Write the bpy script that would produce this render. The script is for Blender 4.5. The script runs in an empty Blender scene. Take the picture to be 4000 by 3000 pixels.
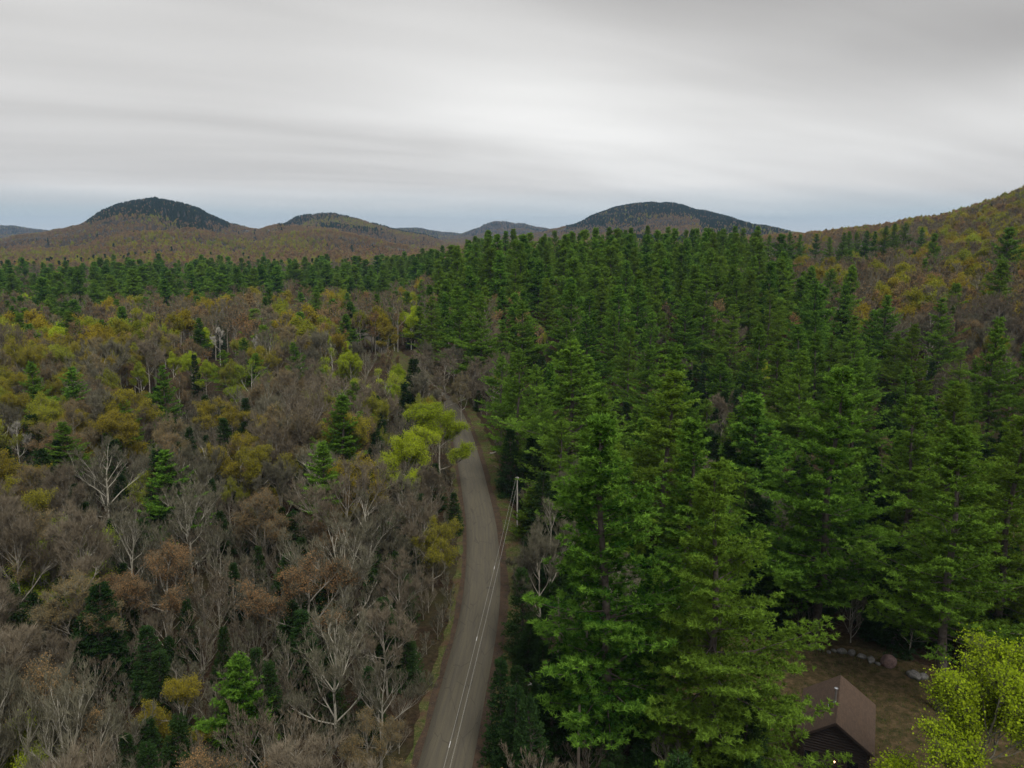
import bpy, math, random
import numpy as np

# ------------------------------------------------------------------ camera
S = bpy.context.scene
CAMZ = 50.0
PITCH = math.radians(10.9)
F = 788.0                                   # focal length in pixels of a 1024 wide frame
cam_d = bpy.data.cameras.new("camera")
cam = bpy.data.objects.new("camera", cam_d)
S.collection.objects.link(cam)
cam.location = (0, 0, CAMZ)
cam.rotation_euler = (math.radians(90) - PITCH, 0, 0)
cam_d.sensor_width = 36.0
cam_d.lens = 36.0 * F / 1024.0
cam_d.clip_start = 0.5
cam_d.clip_end = 60000.0
S.camera = cam

# ------------------------------------------------------------------ render look
S.view_settings.view_transform = 'Standard'
S.view_settings.look = 'None'
S.view_settings.gamma = 1.0
S.view_settings.use_curve_mapping = False
S.view_settings.exposure = 0.62
cy = S.cycles
cy.max_bounces = 5
cy.diffuse_bounces = 2
cy.glossy_bounces = 1
cy.transmission_bounces = 3
cy.transparent_max_bounces = 8
cy.volume_bounces = 0
cy.use_denoising = True
cy.sample_clamp_indirect = 4.0
cy.pixel_filter_type = 'BLACKMAN_HARRIS'


# ------------------------------------------------------------------ node helper
class NT:
    def __init__(self, tree):
        self.t = tree
        tree.nodes.clear()

    def n(self, typ, inputs=None, **props):
        nd = self.t.nodes.new(typ)
        for k, v in props.items():
            setattr(nd, k, v)
        for k, v in (inputs or {}).items():
            s = nd.inputs[k]
            if isinstance(v, bpy.types.NodeSocket):
                self.t.links.new(v, s)
            else:
                s.default_value = v
        return nd

    def math(self, op, a, b=None, c=None, clamp=False):
        i = {0: a}
        if b is not None:
            i[1] = b
        if c is not None:
            i[2] = c
        return self.n('ShaderNodeMath', i, operation=op, use_clamp=clamp).outputs[0]

    def mix(self, f, a, b):
        nd = self.n('ShaderNodeMix', data_type='RGBA')
        for idx, v in ((0, f), (6, a), (7, b)):
            if isinstance(v, bpy.types.NodeSocket):
                self.t.links.new(v, nd.inputs[idx])
            else:
                nd.inputs[idx].default_value = v if idx == 0 else (tuple(v) + (1,))[:4]
        return nd.outputs[2]

    def ramp(self, f, stops, interp='LINEAR'):
        nd = self.n('ShaderNodeValToRGB', {0: f})
        cr = nd.color_ramp
        cr.interpolation = interp
        while len(cr.elements) < len(stops):
            cr.elements.new(0.5)
        for e, (p, c) in zip(cr.elements, stops):
            e.position = p
            e.color = (tuple(c) + (1,))[:4] if hasattr(c, '__len__') else (c, c, c, 1)
        return nd.outputs[0]

    def noise(self, vec, scale, detail=3, rough=0.5, dist=0.0):
        i = {'Scale': scale, 'Detail': detail, 'Roughness': rough, 'Distortion': dist}
        if vec is not None:
            i['Vector'] = vec
        return self.n('ShaderNodeTexNoise', i).outputs[0]


def sstep(nt, x, a, b):
    return nt.n('ShaderNodeMapRange', {0: x, 1: a, 2: b, 3: 0.0, 4: 1.0}, interpolation_type='SMOOTHSTEP').outputs[0]


# ------------------------------------------------------------------ overcast sky
world = bpy.data.worlds.new("World")
S.world = world
world.use_nodes = True
w = NT(world.node_tree)
tc = w.n('ShaderNodeTexCoord')
sep = w.n('ShaderNodeSeparateXYZ', {0: tc.outputs['Generated']})
X, Y, Z = sep.outputs
zz = w.math('MAXIMUM', w.math('ADD', Z, 0.10), 0.04)
px_ = w.math('DIVIDE', X, zz)
py_ = w.math('DIVIDE', Y, zz)
# cloud deck seen in perspective, streaked along a diagonal
rot = math.radians(28)
u = w.math('ADD', w.math('MULTIPLY', px_, math.cos(rot)), w.math('MULTIPLY', py_, math.sin(rot)))
v = w.math('SUBTRACT', w.math('MULTIPLY', py_, math.cos(rot)), w.math('MULTIPLY', px_, math.sin(rot)))
vec = w.n('ShaderNodeCombineXYZ', {0: w.math('MULTIPLY', u, 0.42), 1: w.math('MULTIPLY', v, 1.0), 2: 3.7}).outputs[0]
n1 = w.noise(vec, 0.62, 3, 0.45, 0.6)
vec2 = w.n('ShaderNodeCombineXYZ', {0: w.math('MULTIPLY', u, 0.25), 1: v, 2: 11.3}).outputs[0]
n2 = w.noise(vec2, 2.2, 4, 0.5, 0.3)
az = w.math('ARCTAN2', X, Y)
# low flat bands near the horizon
vec3 = w.n('ShaderNodeCombineXYZ', {0: w.math('MULTIPLY', az, 1.2), 1: w.math('MULTIPLY', Z, 16.0), 2: 5.0}).outputs[0]
n3 = w.noise(vec3, 1.6, 3, 0.5, 0.2)
lum = w.math('ADD', w.math('MULTIPLY', n1, 0.75), w.math('MULTIPLY', n2, 0.22))
lum = w.math('ADD', lum, -0.485)                         # about -0.2 .. 0.2
# brightest part of the veil, where the sun stands behind it
def lobe(azc, elc, wa, we, slant=0.0):
    da = w.math('SUBTRACT', az, azc)
    de = w.math('SUBTRACT', Z, elc)
    de = w.math('ADD', de, w.math('MULTIPLY', da, slant))
    a2 = w.math('POWER', w.math('ABSOLUTE', w.math('DIVIDE', da, wa)), 2.0)
    e2 = w.math('POWER', w.math('ABSOLUTE', w.math('DIVIDE', de, we)), 2.0)
    return w.math('EXPONENT', w.math('MULTIPLY', w.math('ADD', a2, e2), -1.0))
L1 = lobe(0.02, 0.145, 0.26, 0.085, 0.22)
L2 = lobe(0.55, 0.105, 0.30, 0.045, -0.10)
L3 = lobe(-0.50, 0.24, 0.25, 0.05, 0.25)
D1 = lobe(0.28, 0.30, 0.40, 0.07, 0.05)
D2 = lobe(0.62, 0.20, 0.22, 0.035, -0.05)
D3 = lobe(-0.45, 0.115, 0.35, 0.022, 0.05)
base = 0.605
val = w.math('ADD', w.math('MULTIPLY', lum, 0.62), base)
for Lx, k in ((L1, 0.21), (L2, 0.10), (L3, 0.05), (D1, -0.17), (D2, -0.13), (D3, 0.04)):
    val = w.math('ADD', val, w.math('MULTIPLY', Lx, k))
val = w.math('MINIMUM', w.math('MAXIMUM', val, 0.22), 0.9)
tint = w.mix(w.math('MULTIPLY', w.math('SUBTRACT', val, 0.25), 2.0, clamp=True), (1.0, 0.975, 0.96), (1.0, 0.995, 0.98))
cloud = w.n('ShaderNodeMix', data_type='RGBA', blend_type='MULTIPLY')
cloud.inputs[0].default_value = 1.0
w.t.links.new(tint, cloud.inputs[6])
vv = w.n('ShaderNodeCombineXYZ', {0: val, 1: val, 2: val}).outputs[0]
w.t.links.new(vv, cloud.inputs[7])
cloud = cloud.outputs[2]
# opening under the deck: cold blue grey, lighter at the very horizon
gap_n = w.math('ADD', w.math('MULTIPLY', w.math('SUBTRACT', n3, 0.5), 0.06), Z)
gapf = w.math('SUBTRACT', 1.0, sstep(w, gap_n, 0.004, 0.066))
gapc = w.ramp(w.math('MULTIPLY', Z, 8.0), [(0.0, (0.56, 0.60, 0.62)), (0.18, (0.47, 0.56, 0.60)), (0.5, (0.42, 0.47, 0.51)), (1.0, (0.46, 0.47, 0.49))])
col = w.mix(w.math('MULTIPLY', gapf, 0.92), cloud, gapc)
zen = sstep(w, Z, 0.38, 0.75)
col = w.mix(zen, col, (0.62, 0.63, 0.65))
bg = w.n('ShaderNodeBackground', {0: col, 1: 0.715})
out = w.n('ShaderNodeOutputWorld', {0: bg.outputs[0]})
world.cycles.sampling_method = 'MANUAL'
world.cycles.sample_map_resolution = 512

sun_d = bpy.data.lights.new("sun", 'SUN')
sun_d.energy = 1.5
sun_d.angle = math.radians(25)
sun_d.color = (1.0, 0.97, 0.92)
sun = bpy.data.objects.new("sun", sun_d)
S.collection.objects.link(sun)
sun.rotation_euler = (math.radians(38), 0, math.radians(28))   # high, a little ahead of the camera's left shoulder


HAZE_DENSITY = 0.000062
# ------------------------------------------------------------------ pixel <-> place
def ray(c, r):
    c = np.asarray(c, float); r = np.asarray(r, float)
    a = (c - 512.0) / F
    b = -(r - 384.0) / F
    return a, math.cos(PITCH) + b * math.sin(PITCH), -math.sin(PITCH) + b * math.cos(PITCH)


def project(x, y, z):
    dz = z - CAMZ
    depth = y * math.cos(PITCH) - dz * math.sin(PITCH)
    up = y * math.sin(PITCH) + dz * math.cos(PITCH)
    depth = np.maximum(depth, 1e-3)
    return 512 + F * x / depth, 384 - F * up / depth, depth


# value noise on the ground plane
_rng = np.random.RandomState(7)
_lat = _rng.rand(257, 257)
def vnoise(x, y, s):
    x = np.asarray(x, float) / s + 1000.3; y = np.asarray(y, float) / s + 1000.7
    xi = np.floor(x).astype(int); yi = np.floor(y).astype(int)
    fx = x - xi; fy = y - yi
    fx = fx * fx * (3 - 2 * fx); fy = fy * fy * (3 - 2 * fy)
    g = lambda a, b: _lat[a % 256, b % 256]
    return (g(xi, yi) * (1 - fx) + g(xi + 1, yi) * fx) * (1 - fy) + (g(xi, yi + 1) * (1 - fx) + g(xi + 1, yi + 1) * fx) * fy
def fnoise(x, y, s, o=4):
    return sum(vnoise(x + 31 * k, y - 17 * k, s / 2 ** k) * 0.5 ** k for k in range(o)) / sum(0.5 ** k for k in range(o)) - 0.5
def smooth(x, a, b):
    t = np.clip((np.asarray(x, float) - a) / (b - a), 0, 1)
    return t * t * (3 - 2 * t)

# ridgelines: distance, width in front, width behind, canopy height, crest points (column,row)
RIDGES = [
    (3300, 1150, 900, 12, [(-200, 262), (0, 240), (42, 233), (79, 224), (100, 213), (120, 206), (140, 202), (155, 201), (170, 203), (190, 209), (212, 217), (231, 224), (259, 230), (300, 240), (360, 262)]),
    (2500, 800, 700, 10, [(190, 262), (225, 245), (250, 233), (275, 227), (300, 226), (330, 229), (370, 239), (420, 248), (470, 262)]),
    (3700, 900, 800, 10, [(215, 250), (250, 235), (278, 227), (297, 217), (319, 214), (335, 214), (361, 221), (380, 226), (398, 230), (425, 236), (470, 250)]),
    (7000, 1600, 1500, 10, [(-200, 225), (-60, 221), (0, 225), (20, 227), (42, 230), (90, 236), (380, 232), (398, 228), (415, 228), (440, 231), (456, 234), (500, 240)]),
    (5600, 1300, 1100, 10, [(430, 242), (456, 236), (480, 227), (495, 222), (507, 221), (522, 222.5), (538, 227), (550, 229), (567, 226), (585, 227), (620, 238)]),
    (3600, 1300, 900, 12, [(440, 252), (500, 238), (545, 232), (574, 224), (597, 213), (620, 206), (636, 203), (653, 202), (680, 205), (708, 211), (735, 219), (760, 226), (785, 231), (830, 236), (900, 250)]),
    (1250, 900, 800, 15, [(640, 262), (690, 248), (741, 238), (776, 234), (810, 230.5), (845, 227), (880, 223), (915, 218), (949, 211), (970, 206), (986, 201), (1005, 194), (1024, 188), (1100, 168), (1250, 140), (1500, 130)]),
]
_R = []
for D, wf, wb, can, pts in RIDGES:
    c = np.array([p[0] for p in pts], float); r = np.array([p[1] for p in pts], float)
    dx, dy, dz = ray(c, r)
    h = np.hypot(dx, dy)
    _R.append((D, wf, wb, np.arctan2(dx, dy), CAMZ + D * dz / h - can))

def ground_z(x, y):
    x = np.asarray(x, float); y = np.asarray(y, float)
    r = np.hypot(x, y); a = np.arctan2(x, y)
    # knoll that carries the big pine stand
    kn = 19.0 * smooth(r, 190, 430) * (1 - 0.8 * smooth(r, 520, 900)) * smooth(a, -0.16, 0.0) * (1 - 0.75 * smooth(a, 0.27, 0.36))
    le = (-3.0 - 0.002 * r) * smooth(r, 240, 600) * (1 - smooth(a, -0.22, -0.05))
    b = kn + le + fnoise(x, y, 160, 3) * 6 * smooth(r, 170, 420)
    b = b - 8 * smooth(r, 1500, 4000)
    z = b
    for D, wf, wb, aa, zz_ in _R:
        zr = np.interp(a, aa, zz_, left=-60, right=-60)
        dist = D * (1 + 0.05 * np.sin(a * 9 + D))
        if D == 1250:
            t = smooth(r, 180, dist) ** 0.9
            t = np.where(r > dist, np.exp(-((r - dist) / wb) ** 2), 0.35 * t + 0.65 * np.clip((r - 250) / (dist - 250), 0, 1))
        else:
            t = np.where(r < dist, np.exp(-((dist - r) / wf) ** 2), np.exp(-((r - dist) / wb) ** 2))
        rough = fnoise(x, y, D / 9.0, 4) * D * 0.030 * (1 - t ** 3) * np.clip(t * 3, 0.15, 1)
        zr = zr + (vnoise(a * 9000 + D, 0 * a, 260) - 0.5) * D * 0.0035 + (vnoise(a * 9000 + D, 0 * a, 70) - 0.5) * D * 0.0016
        h = b + (zr - b) * t + rough * smooth(r, 500, 1500)
        z = np.where(zr > b, np.maximum(z, h), z)
    return z


def at(c, r, z=None):
    """the place on the ground (or on the level z) seen at a pixel"""
    dx, dy, dz = (float(q) for q in ray(c, r))
    if z is not None:
        t = (z - CAMZ) / dz
        return np.array([dx * t, dy * t, z])
    t = 20.0
    for _ in range(4000):
        g = float(ground_z(dx * t, dy * t))
        if CAMZ + dz * t <= g:
            break
        t += max(0.25, (CAMZ + dz * t - g) * 0.3)
    return np.array([dx * t, dy * t, g])

def at_top(c, r, H):
    """foot of a tree of height H whose top is seen at a pixel"""
    dx, dy, dz = (float(q) for q in ray(c, r))
    t = 30.0
    while t < 4000:
        g = float(ground_z(dx * t, dy * t))
        if CAMZ + dz * t <= g + H:
            break
        t += 0.5
    return np.array([dx * t, dy * t, g])


# ------------------------------------------------------------------ mesh helpers
def link(o, parent=None):
    S.collection.objects.link(o)
    if parent is not None:
        o.parent = parent
    return o

def props(o, label=None, cat=None, group=None, kind=None):
    for k, v in (('label', label), ('category', cat), ('group', group), ('kind', kind)):
        if v:
            o[k] = v
    return o

def mesh_np(name, V, faces, mats, midx=None, tone=None, smooth_=False):
    """faces: list of (m,k) int arrays"""
    me = bpy.data.meshes.new(name)
    V = np.asarray(V, np.float32)
    me.vertices.add(len(V)); me.vertices.foreach_set('co', V.ravel())
    tot = np.concatenate([np.full(len(f), f.shape[1], np.int32) for f in faces])
    idx = np.concatenate([f.ravel() for f in faces]).astype(np.int32)
    me.loops.add(len(idx)); me.loops.foreach_set('vertex_index', idx)
    me.polygons.add(len(tot))
    st = np.concatenate([[0], np.cumsum(tot)[:-1]]).astype(np.int32)
    me.polygons.foreach_set('loop_start', st)
    for m in mats:
        me.materials.append(m)
    if midx is not None:
        me.polygons.foreach_set('material_index', np.asarray(midx, np.int32))
    if smooth_ is not False:
        me.polygons.foreach_set('use_smooth', np.full(len(tot), True) if smooth_ is True else smooth_)
    me.update(calc_edges=True)
    if tone is not None:
        at_ = me.attributes.new('tone', 'FLOAT', 'FACE')
        at_.data.foreach_set('value', np.asarray(tone, np.float32))
    return me

class Acc:
    """collects arrays of tubes and blades into one mesh"""
    def __init__(self):
        self.V = []; self.F = []; self.M = []; self.T = []; self.S = []; self.n = 0
    def add(self, V, Fc, m, tone, sm=False):
        if len(Fc) == 0:
            return
        self.V.append(V); self.F.append(Fc + self.n); self.n += len(V)
        self.M.append(np.full(len(Fc), m)); self.T.append(tone if hasattr(tone, '__len__') else np.full(len(Fc), tone))
        self.S.append(np.full(len(Fc), sm))
    def mesh(self, name, mats):
        return mesh_np(name, np.concatenate(self.V), self.F, mats, np.concatenate(self.M), np.concatenate(self.T), np.concatenate(self.S))

def unit(a):
    return a / np.maximum(np.linalg.norm(a, axis=-1, keepdims=True), 1e-9)

def frame(d):
    ref = np.where(np.abs(d[:, 2:3]) > 0.9, np.array([[1.0, 0, 0]]), np.array([[0, 0, 1.0]]))
    a = unit(np.cross(d, ref))
    return a, np.cross(d, a)

def tubes(acc, A, B, ra, rb, k, m, tone=0.5):
    if len(A) == 0:
        return
    d = unit(B - A); p, q = frame(d)
    n = len(A)
    ang = np.arange(k) * 2 * np.pi / k
    cs = np.cos(ang)[None, :, None]; sn = np.sin(ang)[None, :, None]
    off = p[:, None] * cs + q[:, None] * sn
    ra = np.broadcast_to(ra, (n,)); rb = np.broadcast_to(rb, (n,))
    V = np.concatenate([A[:, None] + off * ra[:, None, None], B[:, None] + off * rb[:, None, None]], 1).reshape(-1, 3)
    i = np.arange(k); j = (i + 1) % k
    Fq = np.stack([i, j, j + k, i + k], 1)[None] + (np.arange(n) * 2 * k)[:, None, None]
    t = np.repeat(np.broadcast_to(tone, (n,)), k)
    acc.add(V, Fq.reshape(-1, 4), m, t, True)

def blades(acc, P, D, W, L, wd, m, tone):
    """narrow triangles rooted at P pointing along D"""
    n = len(P)
    if n == 0:
        return
    L = np.broadcast_to(L, (n,))[:, None]; wd = np.broadcast_to(wd, (n,))[:, None]
    V = np.stack([P - W * wd * 0.5, P + W * wd * 0.5, P + D * L], 1).reshape(-1, 3)
    acc.add(V, np.arange(n * 3).reshape(-1, 3), m, tone)

def leaves(acc, P, D, W, L, wd, m, tone):
    n = len(P)
    if n == 0:
        return
    L = np.broadcast_to(L, (n,))[:, None]; wd = np.broadcast_to(wd, (n,))[:, None]
    V = np.stack([P, P + D * L * 0.5 + W * wd * 0.5, P + D * L, P + D * L * 0.5 - W * wd * 0.5], 1).reshape(-1, 3)
    acc.add(V, np.arange(n * 4).reshape(-1, 4), m, tone)

def rdir(rs, n):
    return unit(rs.randn(n, 3))


# ------------------------------------------------------------------ materials
def mat(name, build):
    m = bpy.data.materials.new(name)
    m.use_nodes = True
    nt = NT(m.node_tree)
    sh = build(nt)
    nt.n('ShaderNodeOutputMaterial', {0: sh})
    return m

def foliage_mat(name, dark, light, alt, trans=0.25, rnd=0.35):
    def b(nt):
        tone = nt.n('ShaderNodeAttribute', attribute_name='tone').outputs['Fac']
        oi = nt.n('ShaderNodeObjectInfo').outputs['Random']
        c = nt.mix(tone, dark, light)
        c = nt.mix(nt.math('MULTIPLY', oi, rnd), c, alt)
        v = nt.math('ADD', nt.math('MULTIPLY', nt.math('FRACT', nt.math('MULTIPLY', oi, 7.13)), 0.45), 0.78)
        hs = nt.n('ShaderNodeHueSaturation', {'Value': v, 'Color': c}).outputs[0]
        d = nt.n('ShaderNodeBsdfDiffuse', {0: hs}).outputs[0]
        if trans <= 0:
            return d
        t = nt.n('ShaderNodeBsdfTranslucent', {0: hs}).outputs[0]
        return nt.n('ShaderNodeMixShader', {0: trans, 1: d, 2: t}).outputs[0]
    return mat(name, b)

def bark_mat(name, a, b_, scale=3.0):
    def b(nt):
        g = nt.n('ShaderNodeTexCoord').outputs['Object']
        n = nt.noise(g, scale, 4, 0.6)
        oi = nt.n('ShaderNodeObjectInfo').outputs['Random']
        c = nt.mix(nt.ramp(n, [(0.35, 0.0), (0.65, 1.0)]), a, b_)
        v = nt.math('ADD', nt.math('MULTIPLY', oi, 0.5), 0.75)
        c = nt.n('ShaderNodeHueSaturation', {'Value': v, 'Color': c}).outputs[0]
        return nt.n('ShaderNodeBsdfDiffuse', {0: c}).outputs[0]
    return mat(name, b)

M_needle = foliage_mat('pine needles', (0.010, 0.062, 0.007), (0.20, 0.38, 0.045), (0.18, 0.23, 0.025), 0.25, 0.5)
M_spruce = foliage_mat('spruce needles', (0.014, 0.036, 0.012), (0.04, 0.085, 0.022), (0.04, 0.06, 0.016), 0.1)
M_lime = foliage_mat('lime spring leaves', (0.22, 0.33, 0.012), (0.46, 0.58, 0.03), (0.48, 0.46, 0.04), 0.4)
M_gold = foliage_mat('gold spring leaves', (0.20, 0.145, 0.018), (0.46, 0.36, 0.035), (0.26, 0.33, 0.03), 0.35, 0.8)
M_bronze = foliage_mat('bronze buds', (0.17, 0.10, 0.05), (0.44, 0.24, 0.10), (0.28, 0.24, 0.10), 0.25, 0.7)
M_pinebark = bark_mat('pine bark', (0.055, 0.045, 0.038), (0.11, 0.095, 0.08))
M_bark = bark_mat('grey bark', (0.18, 0.16, 0.125), (0.35, 0.32, 0.26))
M_palebark = bark_mat('pale lichen bark', (0.25, 0.23, 0.18), (0.42, 0.39, 0.315))
M_twig = bark_mat('grey brown twigs', (0.105, 0.100, 0.066), (0.19, 0.175, 0.12), 0.4)
M_twig2 = bark_mat('purple brown twigs', (0.125, 0.104, 0.070), (0.20, 0.165, 0.115), 0.4)
M_birch = bark_mat('birch bark', (0.33, 0.31, 0.26), (0.55, 0.52, 0.45), 2.0)


# ------------------------------------------------------------------ tree builders
def conifer(seed, H=28.0, R=5.0, crown=0.3, whorl=0.75, nb=5, el=(2, 42), kind='pine', dens=1.0, size=1.0, twig=True):
    rs = np.random.RandomState(seed)
    tr, cr = Acc(), Acc()
    nseg = 14
    zs = np.linspace(0, H, nseg + 1)
    lean = rs.randn(2) * 0.012 * H
    ax = np.stack([lean[0] * (zs / H) ** 2 + 0.12 * np.sin(zs * 0.4 + seed), lean[1] * (zs / H) ** 2 + 0.12 * np.cos(zs * 0.33 + seed * 2), zs], 1)
    ax[:, :2] -= ax[0, :2]
    r0 = H * 0.0115
    rad = r0 * (1 - zs / H) ** 0.75 + 0.02
    tubes(tr, ax[:-1], ax[1:], rad[:-1], rad[1:], 8, 0)
    axis = lambda z: np.stack([np.interp(z, zs, ax[:, 0]), np.interp(z, zs, ax[:, 1]), z], -1)
    # branches
    zb = []; z = crown * H
    while z < H - 0.4:
        k = nb + rs.randint(-1, 2)
        zb += [z + rs.uniform(-0.25, 0.25) for _ in range(k)]
        z += whorl * rs.uniform(0.7, 1.35) * (1 if z < 0.85 * H else 0.6)
    zb = np.clip(np.array(zb), 0, H - 0.15); n = len(zb)
    inner = np.zeros(n)
    if kind == 'pine':
        ex = zb[rs.rand(n) < 0.55] + rs.uniform(-0.3, 0.3); ex = np.clip(ex, 0, H - 0.15)
        zb = np.concatenate([zb, ex]); inner = np.concatenate([inner, np.ones(len(ex))]); n = len(zb)
    t = (zb - crown * H) / (H - crown * H); t = np.clip(t, 0, 1)
    phi = rs.rand(n) * 2 * np.pi
    if kind == 'pine':
        prof = np.minimum(1.0, 0.70 + 1.6 * t) * (1 - t) ** 0.92 * (1 + 0.18 * np.sin(t * 23 + seed))
        side = 1 + 0.22 * np.sin(phi + seed) + 0.12 * np.sin(2 * phi + 3 * seed)
        Lb = R * (prof * rs.uniform(0.55, 1.15, n) * side + 0.07)
        big = rs.rand(n) < 0.06
        Lb = np.where(big, Lb * 1.3, Lb)
        Lb = np.where(inner > 0, Lb * rs.uniform(0.25, 0.5, n), Lb)
        e = np.radians(el[0] + (el[1] - el[0]) * t ** 1.1 + rs.randn(n) * 7)
        up = 0.20; droop = 0.18 * (1 - t)
    else:
        Lb = R * ((1 - t) ** 0.9 * rs.uniform(0.75, 1.1, n) + 0.05)
        e = np.radians(el[0] + (el[1] - el[0]) * t + rs.randn(n) * 4)
        up = 0.12; droop = 0.25 * (1 - t)
    o = axis(zb)
    hd = np.stack([np.cos(phi), np.sin(phi), np.zeros(n)], 1)
    def bpt(i, s):
        L = Lb[i] if np.ndim(s) == 1 else Lb[i][..., None]
        dd = droop[i] if np.ndim(s) == 1 else droop[i][..., None]
        ee = e[i] if np.ndim(s) == 1 else e[i][..., None]
        hz = L * s * np.cos(ee)
        vt = L * (s * np.sin(ee) - dd * s * (1 - s) * 2 + up * s * s * 0.6)
        return o[i] + hd[i] * hz[..., None] + np.array([0, 0, 1.0]) * vt[..., None] if np.ndim(s) == 1 else None
    ids = np.arange(n)
    if twig:
        prev = bpt(ids, np.zeros(n))
        for a in (0.35, 0.7, 0.95):
            cur = bpt(ids, np.full(n, a))
            rb = 0.010 * Lb + 0.012
            tubes(tr, prev, cur, rb * (1.25 - a + 0.2), rb * (1.05 - a + 0.05), 3, 0)
            prev = cur
        # dead limbs below the crown
        nd = 14 if kind == 'pine' else 0
        if nd:
            zd = rs.uniform(0.35, 1.0, nd) * crown * H; ph = rs.rand(nd) * 6.28
            p0 = axis(zd); ld = rs.uniform(0.6, 2.6, nd)[:, None]
            d1 = np.stack([np.cos(ph), np.sin(ph), rs.uniform(-0.35, 0.1, nd)], 1)
            tubes(tr, p0, p0 + d1 * ld, 0.035, 0.008, 3, 0)
    # secondary shoots
    ns = np.maximum(5, (Lb / (0.145 / dens)).astype(int))
    bi = np.repeat(ids, ns); m = len(bi)
    lo = 0.06 if kind == 'pine' else 0.05
    s = lo + (1 - lo) * rs.rand(m) ** 0.8
    P0 = bpt(bi, s)
    P1 = bpt(bi, np.minimum(s + 0.04, 1.1))
    bd = unit(P1 - P0)
    sidev = unit(np.cross(bd, np.array([[0, 0, 1.0]])))
    sgn = np.where(rs.rand(m) < 0.5, -1, 1)[:, None]
    ang = np.radians(rs.uniform(15, 65, m))[:, None]
    sd = unit(bd * np.cos(ang) + sidev * sgn * np.sin(ang) + np.array([[0, 0, 1.0]]) * rs.uniform(-0.08, 0.32, (m, 1)))
    sl = (0.42 * Lb[bi] * (1.05 - s) * rs.uniform(0.5, 1.2, m) + 0.42)
    tipn = (s > 0.93)
    sl = np.where(tipn, 0.4, sl)
    nt_ = np.maximum(2, (sl / (0.24 / dens)).astype(int))
    ti = np.repeat(np.arange(m), nt_); q = len(ti)
    f = rs.rand(q) ** 0.8
    P = P0[ti] + sd[ti] * (sl[ti] * f)[:, None] + rs.randn(q, 3) * np.array([0.07, 0.07, 0.05]) * size
    td = unit(sd[ti] * 0.8 + np.array([[0, 0, 0.55 if kind == 'pine' else 0.05]]) + rs.randn(q, 3) * 0.25)
    shoot_tone = rs.rand(m) ** 1.6
    nk = (11 if size < 1.2 else 8) if kind == 'pine' else 6
    K = np.repeat(np.arange(q), nk)
    if kind == 'pine':
        D = unit(td[K] * 0.75 + rdir(rs, len(K)) * 0.85)
        L = rs.uniform(0.17, 0.36, len(K)) * size; W = 0.075 * size
    else:
        D = unit(td[K] * 0.9 + rdir(rs, len(K)) * 0.7)
        L = rs.uniform(0.12, 0.26, len(K)) * size; W = 0.09 * size
    Wv = unit(np.cross(D, rdir(rs, len(K))))
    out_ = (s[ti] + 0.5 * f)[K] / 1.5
    tone = np.clip(0.42 * shoot_tone[ti][K] + 1.15 * np.clip(out_ - 0.42, 0, 1) * (0.3 + f[K]) + 0.15 * rs.rand(len(K)) ** 2, 0, 1)  # shoots lighten outward: fresh growth, plus lit tips painted into the needle colour
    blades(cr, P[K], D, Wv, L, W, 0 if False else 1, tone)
    return tr, cr

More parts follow.
